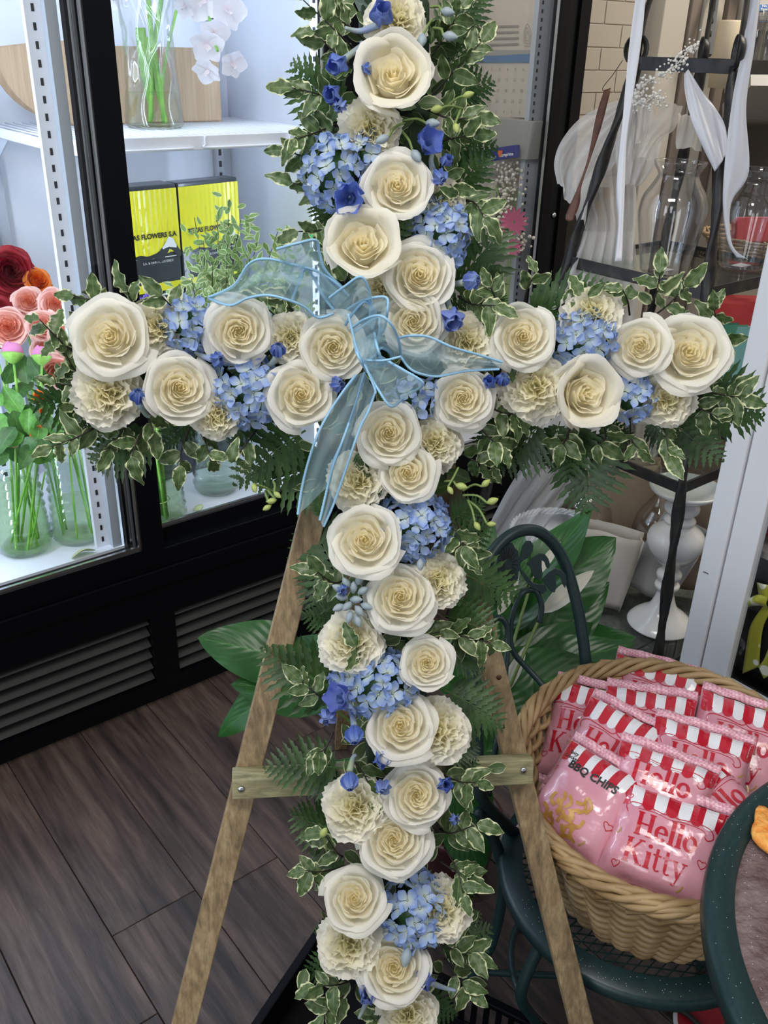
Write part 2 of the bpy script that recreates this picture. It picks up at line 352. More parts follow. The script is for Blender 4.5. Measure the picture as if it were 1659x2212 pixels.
# pilasters with square slots, each one bar with recessed slots
def pilaster(u0, u1, w0, w1, z0, z1, face, step=0.0305, hw=0.0035, hh=0.0065, m='cwhite', dark='dark'):
    p = obj('slotted_pilaster', lbox(u0, u1, w0, w1, z0, z1), M[m], co_)
    gs = []; z = z0 + 0.02
    while z < z1 - 0.02:
        if face == 'w': gs.append(box(L((u0 + u1) / 2, w0, z), U * hw, W * 0.0008, Z * hh))
        else: gs.append(box(L(u0, (w0 + w1) / 2, z), U * 0.0008, W * hw, Z * hh))
        z += step
    s = obj('slot', merge(*gs), M[dark], p); s['kind'] = 'stuff'; return p
pilaster(0.668, 0.700, 1.90, 1.915, 0.462, 2.08, 'w', 0.031, 0.0028, 0.0065)
obj('pilaster_flange', lbox(0.700, 0.722, 1.88, 1.915, 0.462, 2.08), M['cgrey'], co_)
pilaster(0.60, 0.640, 2.40, 2.43, 0.462, 2.08, 'w', 0.0305, 0.0055, 0.006)
pilaster(0.655, 0.70, 2.385, 2.43, 0.462, 2.08, 'w', 0.0305, 0.0055, 0.006)
obj('pilaster_flange', lbox(0.70, 0.735, 2.40, 2.43, 0.462, 2.08), M['cgrey'], co_)
pilaster(1.33, 1.352, 2.41, 2.43, 0.462, 2.08, 'w', 0.0305, 0.004, 0.008, m='chrome')
pilaster(1.362, 1.385, 1.99, 2.005, 0.462, 2.08, 'w', 0.0305, 0.004, 0.006)
pilaster(2.0, 2.028, 1.868, 1.885, 0.462, 2.08, 'w', 0.020, 0.003, 0.0045, m='cgrey')
obj('pilaster_flange', lbox(2.028, 2.066, 1.868, 1.885, 0.462, 2.08), M['cgrey'], co_)
# two added fill tubes, then led tubes mounted on the inner side of the mullions
obj('led_tube', lbox(0.335, 0.345, 1.855, 1.865, 0.50, 2.02), M['fill_pil'], co_)  # added tube out of view, there to brighten the front pilaster
obj('led_tube', lbox(1.50, 1.93, 1.90, 1.92, 2.05, 2.07), M['fill_bay'], co_)  # added warm fill, lifts the otherwise unlit third bay
for uu in (0.775, 1.372, -0.62):
    t = obj('led_tube', lbox(uu - 0.008, uu + 0.008, 1.892, 1.904, 0.50, 2.02), M['led'], co_)
obj('led_tube', lbox(-0.6, 1.36, 1.93, 1.96, 2.05, 2.07), M['led'], co_)
# wire shelf
sh = thing('wire_shelf', 'white coated wire shelf across the lit cooler bay, holding the vase and carton', 'shelf', L(1.0, 2.1, 1.34))
obj('shelf_lip', merge(lbox(0.70, 1.383, 1.917, 1.925, 1.338, 1.368), lbox(0.70, 0.706, 1.917, 2.38, 1.345, 1.366), lbox(1.377, 1.383, 1.917, 2.38, 1.345, 1.366), lbox(0.70, 1.383, 2.372, 2.38, 1.345, 1.366)), M['cshelf'], sh, bevel=0.002)
for k in range(34):
    uu = 0.715 + k * 0.0197
    obj('wire', tube([L(uu, 1.921, 1.367), L(uu, 2.376, 1.367)], 0.0022, 5), M['cshelf'], sh, smooth=True)
for ww in (2.0, 2.15, 2.3): obj('cross_wire', tube([L(0.703, ww, 1.362), L(1.38, ww, 1.362)], 0.003, 6), M['cshelf'], sh, smooth=True)
for uu in (0.80, 1.03, 1.25): obj('price_clip', tube(cr([L(uu, 1.914, 1.366), L(uu, 1.912, 1.35), L(uu + 0.01, 1.912, 1.343), L(uu + 0.2, 1.912, 1.343)], 4), 0.0025, 6), M['cshelf'], sh, smooth=True)
obj('bracket', prism([L(0.70, 2.384, 1.345), L(0.70, 2.20, 1.345), L(0.70, 2.30, 1.29), L(0.70, 2.384, 1.26)], U, 0.004), M['cgrey'], sh)
# ================================================================ FLOWER MATERIALS
def radial(name, stops, rough=0.5, tl=0.3, rand=None, scale=1.0, noise_amt=0.0, **k):
    """petal colour by distance from the flower's own axis"""
    m = mat(name, stops[0][1], rough, **k); n, l, b = nodes(m)
    tc = n.new('ShaderNodeTexCoord'); sp = n.new('ShaderNodeSeparateXYZ'); l.new(tc.outputs['Object'], sp.inputs[0])
    cx = n.new('ShaderNodeCombineXYZ'); l.new(sp.outputs[0], cx.inputs[0]); l.new(sp.outputs[1], cx.inputs[1])
    ln = n.new('ShaderNodeVectorMath'); ln.operation = 'LENGTH'; l.new(cx.outputs[0], ln.inputs[0])
    src = ln.outputs['Value']
    if noise_amt:
        nt = n.new('ShaderNodeTexNoise'); nt.inputs['Scale'].default_value = 3; l.new(tc.outputs['Object'], nt.inputs['Vector'])
        ma = n.new('ShaderNodeMath'); ma.operation = 'MULTIPLY_ADD'; ma.inputs[1].default_value = noise_amt; l.new(nt.outputs['Fac'], ma.inputs[0]); l.new(src, ma.inputs[2]); src = ma.outputs[0]
    r = ramp(n, stops); l.new(src, r.inputs[0]); last = r.outputs[0]
    if rand:
        oi = n.new('ShaderNodeObjectInfo'); hs = n.new('ShaderNodeMix'); hs.data_type = 'RGBA'; l.new(oi.outputs['Random'], hs.inputs[0])
        r2 = ramp(n, rand); l.new(src, r2.inputs[0]); l.new(last, hs.inputs[6]); l.new(r2.outputs[0], hs.inputs[7]); last = hs.outputs[2]
    l.new(last, b.inputs['Base Color'])
    return translucent(m, tl)
M['rose'] = radial('white_rose_petal', [(0.0, (0.96, 0.89, 0.64)), (0.35, (0.95, 0.90, 0.73)), (0.75, (0.93, 0.90, 0.79)), (1.0, (0.93, 0.92, 0.86))], 0.5, 0.48, noise_amt=0.1)
M['carn'] = radial('cream_carnation_petal', [(0.0, (0.92, 0.88, 0.58)), (0.4, (0.93, 0.89, 0.70)), (1.0, (0.93, 0.91, 0.82))], 0.6, 0.4, noise_amt=0.2)
M['hyd'] = radial('blue_hydrangea_petal', [(0.0, (0.66, 0.72, 0.46)), (0.25, (0.58, 0.68, 0.66)), (0.7, (0.32, 0.46, 0.80)), (1.0, (0.22, 0.34, 0.74))], 0.5, 0.3,
                  rand=[(0.0, (0.66, 0.74, 0.50)), (0.35, (0.52, 0.64, 0.72)), (0.8, (0.36, 0.48, 0.80)), (1.0, (0.28, 0.35, 0.74))], noise_amt=0.2)
M['delph'] = radial('blue_delphinium_petal', [(0.0, (0.25, 0.35, 0.55)), (0.3, (0.10, 0.19, 0.62)), (1.0, (0.12, 0.24, 0.72))], 0.45, 0.3, rand=[(0.0, (0.3, 0.4, 0.6)), (0.5, (0.18, 0.24, 0.68)), (1.0, (0.26, 0.36, 0.80))])
M['bud'] = noisy('delphinium_bud', (0.30, 0.36, 0.22), (0.26, 0.33, 0.55), 40, 0.5)
M['gbud'] = noisy('green_bud', (0.42, 0.48, 0.14), (0.30, 0.38, 0.12), 40, 0.5)
M['stem'] = mat('green_stem', (0.16, 0.24, 0.07), 0.5)
M['twig'] = mat('dark_twig', (0.02, 0.016, 0.014), 0.6)
def leafmat(name, g1, g2, edge=None, ew=0.72, rough=0.35, tl=0.25, veins=0.0):
    m = mat(name, g1, rough); n, l, b = nodes(m)
    uv = n.new('ShaderNodeUVMap'); sp = n.new('ShaderNodeSeparateXYZ'); l.new(uv.outputs[0], sp.inputs[0])
    tc = n.new('ShaderNodeTexCoord'); oi = n.new('ShaderNodeObjectInfo')
    nt = n.new('ShaderNodeTexNoise'); nt.inputs['Scale'].default_value = 5; nt.inputs['Detail'].default_value = 3; nt.noise_dimensions = '4D'; l.new(tc.outputs['Object'], nt.inputs['Vector'])
    mw = n.new('ShaderNodeMath'); mw.operation = 'MULTIPLY'; mw.inputs[1].default_value = 30; l.new(oi.outputs['Random'], mw.inputs[0]); l.new(mw.outputs[0], nt.inputs['W'])
    r = ramp(n, [(0.35, g1), (0.65, g2)]); l.new(nt.outputs['Fac'], r.inputs[0]); last = r.outputs[0]
    # |u - .5| * 2 = distance to the midrib
    a = n.new('ShaderNodeMath'); a.operation = 'SUBTRACT'; a.inputs[1].default_value = 0.5; l.new(sp.outputs[0], a.inputs[0])
    a2 = n.new('ShaderNodeMath'); a2.operation = 'ABSOLUTE'; l.new(a.outputs[0], a2.inputs[0])
    a3 = n.new('ShaderNodeMath'); a3.operation = 'MULTIPLY'; a3.inputs[1].default_value = 2; l.new(a2.outputs[0], a3.inputs[0])
    if edge:
        # also pale at the tip
        tp = n.new('ShaderNodeMapRange'); tp.inputs[1].default_value = 0.86; tp.inputs[2].default_value = 1.0; tp.inputs[3].default_value = 0; tp.inputs[4].default_value = 1; l.new(sp.outputs[1], tp.inputs[0])
        mx = n.new('ShaderNodeMath'); mx.operation = 'MAXIMUM'; l.new(a3.outputs[0], mx.inputs[0]); l.new(tp.outputs[0], mx.inputs[1])
        ns = n.new('ShaderNodeMath'); ns.operation = 'MULTIPLY_ADD'; ns.inputs[1].default_value = 1.0; l.new(nt.outputs['Fac'], ns.inputs[0]); l.new(mx.outputs[0], ns.inputs[2])
        st = n.new('ShaderNodeMapRange'); st.inputs[1].default_value = ew + 0.52; st.inputs[2].default_value = ew + 0.58; l.new(ns.outputs[0], st.inputs[0])
        mc = n.new('ShaderNodeMix'); mc.data_type = 'RGBA'; l.new(st.outputs[0], mc.inputs[0]); l.new(last, mc.inputs[6]); mc.inputs[7].default_value = (*edge, 1); last = mc.outputs[2]
    rb = n.new('ShaderNodeMapRange'); rb.inputs[1].default_value = 0.02; rb.inputs[2].default_value = 0.07; rb.inputs[3].default_value = 0.6; rb.inputs[4].default_value = 0; l.new(a3.outputs[0], rb.inputs[0])
    m2 = n.new('ShaderNodeMix'); m2.data_type = 'RGBA'; l.new(rb.outputs[0], m2.inputs[0]); l.new(last, m2.inputs[6]); m2.inputs[7].default_value = (g2[0] * 1.8, g2[1] * 1.6, g2[2] * 1.5, 1); last = m2.outputs[2]
    l.new(last, b.inputs['Base Color'])
    if veins:
        # lateral veins: sine of (v - .5 * |u|)
        s = n.new('ShaderNodeMath'); s.operation = 'MULTIPLY_ADD'; s.inputs[1].default_value = -0.45; l.new(a3.outputs[0], s.inputs[0]); l.new(sp.outputs[1], s.inputs[2])
        s2 = n.new('ShaderNodeMath'); s2.operation = 'MULTIPLY'; s2.inputs[1].default_value = veins; l.new(s.outputs[0], s2.inputs[0])
        s3 = n.new('ShaderNodeMath'); s3.operation = 'SINE'; l.new(s2.outputs[0], s3.inputs[0])
        bp = n.new('ShaderNodeBump'); bp.inputs['Strength'].default_value = 0.08; bp.inputs['Distance'].default_value = 0.003; l.new(s3.outputs[0], bp.inputs['Height']); l.new(bp.outputs[0], b.inputs['Normal'])
    return translucent(m, tl)
M['pitt'] = leafmat('variegated_leaf', (0.050, 0.105, 0.030), (0.13, 0.19, 0.075), (0.66, 0.70, 0.42), 0.78, 0.38, 0.2)
M['pitt2'] = leafmat('pale_variegated_leaf', (0.16, 0.30, 0.07), (0.28, 0.42, 0.14), (0.72, 0.80, 0.48), 0.62, 0.4, 0.3)
M['fern'] = leafmat('fern_green', (0.016, 0.052, 0.011), (0.050, 0.118, 0.028), None, rough=0.42, tl=0.2)
M['lily'] = leafmat('peace_lily_leaf', (0.016, 0.090, 0.014), (0.032, 0.135, 0.026), None, rough=0.28, tl=0.15, veins=50)
M['leafd'] = leafmat('dark_leaf', (0.03, 0.10, 0.02), (0.07, 0.18, 0.04), None, rough=0.4, tl=0.25)
M['leafb'] = leafmat('bright_leaf', (0.08, 0.26, 0.03), (0.16, 0.42, 0.07), None, rough=0.4, tl=0.3)
M['foam'] = mat('foam_green', (0.012, 0.03, 0.012), 0.9)
# ================================================================ FLOWER MESHES (unit size, +Z out of the flower, Y up)
def petal(R, az, w, z0, z1, flare, curl, sp=0.10, nu=8, nv=8, seed=0, r0=0.06, drop=0.22):
    """one rose petal hugging a circle of radius R; w half width in angle; rim at z1; curl = rolled lip"""
    rd = random.Random(seed); ph = rd.random() * 6.28; am = 0.02 + 0.03 * R
    def fn(a, b):
        t = a * 2 - 1; s = b
        wid = w * (0.35 + 0.65 * math.sin(min(s * 1.15, 1) * PI / 2) ** 0.8)
        ang = az + t * wid
        rho = r0 + (R - r0) * (math.sin(min(s, 1) * PI / 2) ** 0.65) + flare * s ** 3
        rho *= 1 + sp * t
        edge = t * t * t * t
        zz = z0 + (z1 - z0) * s - drop * edge * (z1 - z0) * s
        if s > 0.78:
            q = (s - 0.78) / 0.22; rho += curl * q * q; zz -= curl * 0.9 * q ** 3
        rr = am * math.sin(ang * 5 + ph + s * 3) * s * s
        return V3(((rho + rr) * math.cos(ang), (rho + rr) * math.sin(ang), zz + rr * 0.6))
    return grid(fn, nu, nv)
ROSES = []
def make_rose(k, core_n=22, outer=((0.72, 3, 0.70), (0.92, 4, 0.46)), open_=1.0):
    rd = random.Random(100 + k); gs = []
    gs.append(lathe([(0, -0.05), (0.3, 0.0), (0.5 * open_, 0.2), (0.5 * open_, 0.38), (0.3 * open_, 0.50), (0, 0.54)], 14))
    for i in range(core_n):
        q = i / (core_n - 1); R = (0.04 + 0.64 * q ** 0.95) * open_
        az = i * 2.399 + rd.uniform(-0.25, 0.25)
        gs.append(petal(R, az, 1.30 - 0.38 * q, 0.12 - 0.1 * q, 0.84 - 0.12 * q * q + rd.uniform(-0.03, 0.03) + 0.03 * (1 - q), 0.02 * q, 0.010 + 0.035 * q, 0.13, 10, 7, seed=k * 50 + i, drop=0.08 + 0.06 * q))
    core = mesh('rose_heart', merge(*gs), M['rose'])
    pets = []
    for R, n, zt in outer:
        o = rd.uniform(0, 6.28)
        for i in range(n):
            pets.append(mesh('petal', petal(R * rd.uniform(0.95, 1.05), o + i * 2 * PI / n + rd.uniform(-0.2, 0.2), 3.9 / n + 0.15, 0.0, zt + rd.uniform(-0.08, 0.08), 0.05, rd.uniform(0.05, 0.17), 0.08, 12, 10, seed=k * 90 + i + int(R * 100), drop=0.3), M['rose']))
    ROSES.append((core, pets))
make_rose(0, 22, ((0.80, 3, 0.66), (0.94, 4, 0.44))); make_rose(1, 24, ((0.80, 3, 0.70), (0.95, 4, 0.50)), 1.04); make_rose(2, 20, ((0.76, 3, 0.76), (0.90, 3, 0.60)), 0.95); make_rose(3, 26, ((0.84, 4, 0.62), (0.98, 4, 0.34)), 1.1)
make_rose(4, 15, ((0.62, 3, 1.0), (0.74, 3, 0.90)), 0.72)          # tall half-open bud
def make_carn(k, n=46):
    rd = random.Random(200 + k); gs = [lathe([(0, -0.3), (0.22, -0.25), (0.26, 0.05), (0.15, 0.3), (0, 0.32)], 10)]
    for i in range(n):
        q = (i + 0.5) / n; el = math.radians(86 - 82 * q ** 0.8); az = i * 2.399 + rd.uniform(-.3, .3); ln = rd.uniform(0.60, 0.72) + 0.34 * q
        hw = rd.uniform(0.42, 0.6); fr = rd.choice((3, 4, 5)); ph = rd.random() * 6.28
        d = V3((math.cos(az) * math.cos(el), math.sin(az) * math.cos(el), math.sin(el))); sd = V3((-math.sin(az), math.cos(az), 0)); nn = d.cross(sd)
        def fn(a, b, d=d, sd=sd, nn=nn, ln=ln, hw=hw, fr=fr, ph=ph):
            t = a * 2 - 1; s = b
            jag = 0.07 * abs(math.sin(t * 9 + ph)) * s
            L_ = ln * (s + jag) * (1 - 0.18 * t * t)
            return d * L_ * math.cos(t * hw * s) + sd * (ln * s * math.sin(t * hw) * 1.05) + nn * (0.13 * math.sin(t * fr + ph) * s * s + 0.055 * math.sin(t * fr * 3.1 + ph * 2) * s ** 3)
        g = grid(fn, 12, 5); gs.append(g)
    return mesh('carnation', merge(*gs), M['carn'])
CARN = [make_carn(i) for i in range(3)]
def flat_petal(w, l, cup, notch=0.0, n=5, m=5, base=0.08):
    def fn(a, b):
        t = a * 2 - 1; s = b
        wd = w * (math.sin(min(1, s * 0.97 + 0.06) * PI) ** 0.55) * (0.45 + 0.75 * s) if s < 1 else w * 0.35
        return V3((t * wd, base + l * s * (1 - 0.12 * t * t), cup * (s * s + 0.6 * t * t * s)))
    return grid(fn, n, m)
def rotz(g, a, tx=0.0):
    c, s = math.cos(a), math.sin(a); ct, st_ = math.cos(tx), math.sin(tx); out = []
    for v in g[0]:
        y, z = v.y * ct - v.z * st_, v.y * st_ + v.z * ct
        out.append(V3((v.x * c - y * s, v.x * s + y * c, z)))
    return out, g[1]
def make_floret(k):
    rd = random.Random(300 + k)
    return mesh('floret', merge(lathe([(0, -0.1), (0.05, 0), (0.08, 0.06), (0, 0.12)], 6), *[rotz(flat_petal(0.40, 0.78, rd.uniform(0.0, 0.25), n=4, m=5), i * PI / 2 + rd.uniform(-.12, .12), rd.uniform(0.0, 0.35)) for i in range(4)]), M['hyd'])
FLORET = [make_floret(i) for i in range(4)]
def make_delph(k, openness):
    rd = random.Random(400 + k); gs = [rotz(flat_petal(0.50, 0.95, 0.22, n=5, m=6, base=0.05), i * 2 * PI / 5 + rd.uniform(-.15, .15), openness + rd.uniform(-.15, .15)) for i in range(5)]
    gs += [rotz(flat_petal(0.2, 0.4, 0.1, n=3, m=3), i * PI / 2 + 0.4, 1.0) for i in range(4)]
    return mesh('delphinium_bloom', merge(*gs), M['delph'])
DELPH = [make_delph(0, 0.75), make_delph(1, 1.05), make_delph(2, 1.3), make_delph(3, 0.45)]
BUD = mesh('bud', lathe([(0.0, -0.5), (0.12, -0.42), (0.30, -0.15), (0.34, 0.12), (0.24, 0.4), (0.09, 0.6), (0.0, 0.66)], 10), M['bud'])
GBUD = mesh('bud', lathe([(0.0, -0.5), (0.12, -0.42), (0.30, -0.15), (0.34, 0.12), (0.24, 0.4), (0.09, 0.6), (0.0, 0.66)], 10), M['gbud'])
def leaf_mesh(name, w, m, wave=0.05, fold=0.12, droop=0.15, nu=6, nv=10, seed=0, pointy=1.0, serr=0.0, wl=3.0, base=0.0):
    rd = random.Random(seed); ph = rd.random() * 6.28; uv = []
    def fn(a, b):
        t = a * 2 - 1; s = b
        prof = (math.sin(PI * min(1, s ** 0.85)) ** 0.75) * (1 - 0.25 * s * pointy) if 0 < s < 1 else 0.0
        wd = w * prof * (1 + serr * (0.5 if int(s * nv) % 2 else -0.5))
        uv.append((a, b))
        wv = wave * 1.0 * math.sin(s * PI * 2 * wl + ph + (1.6 if t > 0 else 0)) * abs(t) ** 2 * (1 if 0.05 < s < 0.97 else 0.2)
        return V3((t * wd, s, fold * abs(t) * prof * w * 3 + wv - droop * s * s))
    g = grid(fn, nu, nv); return mesh(name, g, m, True, uv)
PITT = [leaf_mesh('leaf', 0.31, M['pitt'], 0.085, 0.07, d, seed=i, wl=w_, nv=12) for i, (d, w_) in enumerate(((0.1, 2.5), (0.35, 3), (-0.1, 2), (0.55, 2.6), (0.2, 3.4)))]
PITT2 = [leaf_mesh('leaf', 0.28, M['pitt2'], 0.05, 0.06, d, nu=4, nv=6, seed=i + 7) for i, d in enumerate((0.1, 0.35, -0.1))]
def fern_geo(n=10, seed=0, wide=0.42):
    rd = random.Random(seed); V, F, uv = [], [], []
    bow = rd.uniform(-0.12, 0.12)
    def spine(s): return V3((bow * s * s, s, -0.16 * s * s))
    # rachis
    for i in range(13):
        p = spine(i / 12); r = 0.010 * (1 - i / 13)
        V += [p + V3((-r, 0, 0.004)), p + V3((r, 0, 0.004))]; uv += [(0.5, i / 12), (0.5, i / 12)]
    for i in range(12): F.append((2 * i, 2 * i + 1, 2 * i + 3, 2 * i + 2))
    for i in range(n):
        q = i / (n - 1); s0 = 0.10 + 0.88 * q
        L_ = wide * (math.sin(PI * (0.22 + 0.78 * q) ** 0.9) ** 0.7 if q < 1 else 0) * (1 - 0.35 * q) + 0.03
        for sd in (-1, 1):
            p0 = spine(min(1, s0 + (0.012 if sd > 0 else 0))); ang = math.radians(62 - 26 * q) * sd + rd.uniform(-.06, .06)
            d = V3((math.sin(ang), math.cos(ang), 0)); pr = V3((math.cos(ang), -math.sin(ang), 0)); hw = 0.052 * (1.2 - 0.65 * q) + 0.06 * L_
            m = 9; o = len(V); dr = rd.uniform(0.05, 0.22)
            for j in range(m + 1):
                t = j / m; wv = hw * (1.0 - 0.85 * t ** 1.3) * (1.0 if j % 2 else 0.55)
                if j == 0: wv = 0.004
                if j == m: wv = 0.002
                c = p0 + d * (L_ * t) + V3((0, 0, -dr * L_ * t * t)); f = d * (0.5 * wv if j % 2 else 0)
                V += [c - pr * wv + f + V3((0, 0, 0.15 * wv)), c, c + pr * wv + f + V3((0, 0, 0.15 * wv))]; uv += [(0.0, t), (0.5, t), (1.0, t)]
            for j in range(m):
                a = o + 3 * j; F += [(a, a + 1, a + 4, a + 3), (a + 1, a + 2, a + 5, a + 4)]
    return (V, F), uv
FERN = []
for i in range(4):
    g, uv = fern_geo(10 if i < 3 else 9, i, (0.48, 0.42, 0.54, 0.26)[i]); FERN.append(mesh('fern_frond', g, M['fern'], True, uv))
# ================================================================ COOLER CONTENTS
M['vglass'] = glass('clear_glass', (0.985, 0.99, 0.99), (0.58, 0.62, 0.62), 1.7)
M['gglass'] = glass('greenish_glass', (0.93, 0.965, 0.93), (0.50, 0.58, 0.52), 1.3)
M['water'] = glass('water', (0.95, 0.98, 0.88), (0.86, 0.92, 0.76), 0.4)
M['gwater'] = glass('green_water', (0.88, 0.95, 0.78), (0.78, 0.88, 0.66), 0.4)
M['card'] = noisy('cardboard', (0.42, 0.29, 0.18), (0.50, 0.36, 0.24), 8, 0.8, (30, 1, 1))
M['yel'] = mat('yellow_print', (0.85, 0.78, 0.02), 0.35, Coat_Weight=0.5)
M['ink'] = mat('dark_print', (0.03, 0.035, 0.045), 0.35, Coat_Weight=0.5)
M['ink2'] = mat('black_letters', (0.02, 0.02, 0.02), 0.5)
M['white'] = mat('white_print', (0.85, 0.86, 0.88), 0.5)
M['vstem'] = noisy('bright_stem', (0.16, 0.42, 0.05), (0.35, 0.62, 0.12), 20, 0.4)
def vase(name, label, loc, prof, m, cat='vase', wob=None, seg=40, water=None, wm=None, group=None, th=0.0025):
    """prof: outer profile (r, z) from foot to rim; a real wall of thickness th"""
    t = thing(name, label, cat, loc, group)
    inn = [(max(r - th, 0.001), max(z, th * 2)) for r, z in prof if r > th]
    full = [(0.0005, 0)] + prof + [(prof[-1][0] - th * 0.5, prof[-1][1] + th * 0.5)] + inn[::-1] + [(0.0005, th * 2)]
    obj('glass_body', lathe(full, seg, loc, wob), m, t, True)
    if water:
        wp = [(r * 0.985 - th, z) for r, z in inn if z <= water]; wp = [(0.0005, th * 2.2)] + [(r, max(z, th * 2.2)) for r, z in wp] + [(wp[-1][0], water), (0.0005, water)]
        obj('water', lathe(wp, seg, loc, wob), wm or M['water'], t, True)
    return t
def stems(parent, loc, tips, m, r=0.003, spread=0.03, name='stem', z0=0.012):
    rd = random.Random(len(tips) + int(loc[0] * 100))
    for tp in tips:
        a = rd.uniform(0, 6.28); p0 = V3(loc) + V3((math.cos(a) * spread, math.sin(a) * spread, z0)); mid = p0.lerp(V3(tp), 0.5) + V3((rd.uniform(-.008, .008), rd.uniform(-.008, .008), 0))
        obj(name, tube(cr([p0, mid, tp], 5), r, 6), m, parent, True)
# ribbed vases on the left
def ribw(a, z): return 0.055 * math.sin(z * 2 * PI / 0.022)
va_p = L(0.532, 1.996, 0.463); vb_p = L(0.655, 1.978, 0.463)
rp = [(0.050, 0), (0.060, 0.012)] + [(0.062 - 0.012 * (i / 28) + (0.010 * max(0, (i - 22) / 6)), 0.012 + i * 0.0078) for i in range(29)]
vase('ribbed_vase', 'ribbed glass vase of green stems at the left edge of the cooler, under pink roses', va_p, rp, M['gglass'], wob=ribw, seg=32, water=0.17, wm=M['gwater'], group='ribbed vases in the left bay')
vase('ribbed_vase', 'ribbed grey-green glass vase beside the white slotted pilaster, second from the left', vb_p, rp, M['gglass'], wob=ribw, seg=32, water=0.10, wm=M['water'], group='ribbed vases in the left bay')
vc_p = L(0.855, 1.935, 0.463)
vase('ribbed_vase', 'ribbed glass vase behind the black door post, holding a rubber-banded bunch of green stems', vc_p, rp, M['gglass'], wob=ribw, seg=32, water=0.12, group='ribbed vases in the left bay')
# bouquets
M['redrose'] = radial('red_rose_petal', [(0.0, (0.16, 0.0, 0.01)), (1.0, (0.36, 0.008, 0.02))], 0.55, 0.2)
M['pinkrose'] = radial('pink_rose_petal', [(0.0, (0.88, 0.30, 0.16)), (0.4, (0.90, 0.42, 0.30)), (1.0, (0.90, 0.56, 0.50))], 0.5, 0.15)
M['orrose'] = radial('orange_rose_petal', [(0.0, (0.75, 0.10, 0.01)), (1.0, (0.85, 0.24, 0.03))], 0.5, 0.3)
M['peony'] = radial('peony_bud_pink', [(0.0, (0.85, 0.35, 0.60)), (1.0, (0.80, 0.30, 0.58))], 0.5, 0.3)
M['orchid'] = radial('white_orchid_petal', [(0.0, (0.85, 0.72, 0.76)), (0.25, (0.90, 0.86, 0.88)), (1.0, (0.90, 0.88, 0.92))], 0.4, 0.35)
def recol(k, m):
    core, pets = ROSES[k]; c = core.copy(); c.materials.clear(); c.materials.append(m); ps = []
    for p in pets: q = p.copy(); q.materials.clear(); q.materials.append(m); ps.append(q)
    return c, ps
RED, PINK, ORA, PINK2, RED2 = recol(0, M['redrose']), recol(1, M['pinkrose']), recol(2, M['orrose']), recol(3, M['pinkrose']), recol(3, M['redrose'])
def bloom(par, kind, x, y, d, dpx, tx=0, ty=0, spin=0.0, name='rose', label=None, pet=True):
    c, ps = kind; p = PD(x, y, d); s = dpx * 0.5 * d / FPX / 1.12; z = facing(x, y, tx, ty); Mx = frame(p, z, UP * math.cos(spin) + RT * math.sin(spin), s)
    r = inst(name, c, par, Mx, label)
    for q in ps if pet else (): inst('petal', q, r, Mx)
    return p
LEAFD = [leaf_mesh('leaf', 0.34, M['leafd'], 0.04, 0.08, d, nu=4, nv=7, seed=i + 20) for i, d in enumerate((0.15, 0.4, -0.1))]
def leaves(par, pts, L_, lm, seed=1):
    rd = random.Random(seed)
    for x, y, d, ang in pts:
        p = PD(x, y, d); a = math.radians(ang); v = -ray(x, y).normalized()
        inst('leaf', rd.choice(lm), par, frame(p, v + V3((rd.uniform(-.5, .5), rd.uniform(-.4, .4), rd.uniform(-.5, .5))), RT * math.cos(a) + UP * math.sin(a), L_ * rd.uniform(0.8, 1.2)))
b1 = thing('rose_bouquet', 'bunch of dark red roses standing above the pink roses at the left edge', 'bouquet', va_p + Z * 0.02)
tips = [bloom(b1, RED, 18, 590, 2.22, 110, 0.3, 0.2, 0.3), bloom(b1, RED2, -25, 690, 2.2, 120, 0.2, 0, 1.3), bloom(b1, RED, 8, 665, 2.26, 70, 0.3, -0.2, 2.0)]
stems(b1, va_p, [t - Z * 0.02 for t in tips], M['vstem'], 0.003, 0.03)
b2 = thing('rose_bouquet', 'bunch of blush pink roses above the ribbed vases in the left bay', 'bouquet', vb_p + Z * 0.02)
tips = [bloom(b2, *a) for a in [(PINK, 120, 660, 2.16, 74, 0, .2, .5), (PINK2, 62, 655, 2.18, 66, -.1, .3, 2.), (PINK, 20, 712, 2.14, 90, -.1, .2, 1.), (PINK2, 92, 705, 2.12, 70, 0, 0, 4.), (PINK, 142, 728, 2.1, 78, .1, 0, 3.), (PINK2, 120, 800, 2.1, 78, .1, -.2, 5.), (PINK, 55, 690, 2.2, 60, 0, .2, 2.6), (PINK2, 100, 755, 2.14, 62, 0, 0, 1.6)]]
stems(b2, vb_p, [t - Z * 0.02 for t in tips], M['vstem'], 0.0028, 0.035)
leaves(b2, [(60, 840, 2.16, 200), (130, 860, 2.12, -60), (150, 700, 2.1, 60)], 0.05, LEAFD, 2)
b3 = thing('mixed_bouquet', 'orange roses peeping out between the red and the pink roses', 'bouquet', va_p + Z * 0.03)
tips = [bloom(b3, *a) for a in [(ORA, 40, 632, 2.24, 62, 0, .2, .5), (ORA, 78, 612, 2.24, 62, .3, .5, 1.5), (ORA, 30, 668, 2.26, 50, 0, 0, 1.5), (ORA, 168, 668, 2.2, 40, .3, 0, 3)]]
stems(b3, va_p, [t - Z * 0.02 for t in tips], M['vstem'], 0.0025, 0.02)
b4 = thing('peony_bunch', 'closed pink peony buds and small orange spray roses over leafy greens, lower left', 'bouquet', va_p + Z * 0.012)
PBUD = mesh('peony_bud', merge(lathe([(0, -0.6), (0.5, -0.45), (0.85, 0.0), (0.75, 0.45), (0.4, 0.75), (0, 0.85)], 16), *[petal(0.88, i * 2.1, 1.3, -0.5, 0.6 + 0.1 * i, -0.55, 0.0, 0.05, 8, 6, seed=i, r0=0.4, drop=0.1) for i in range(4)]), M['peony'])
tips = []
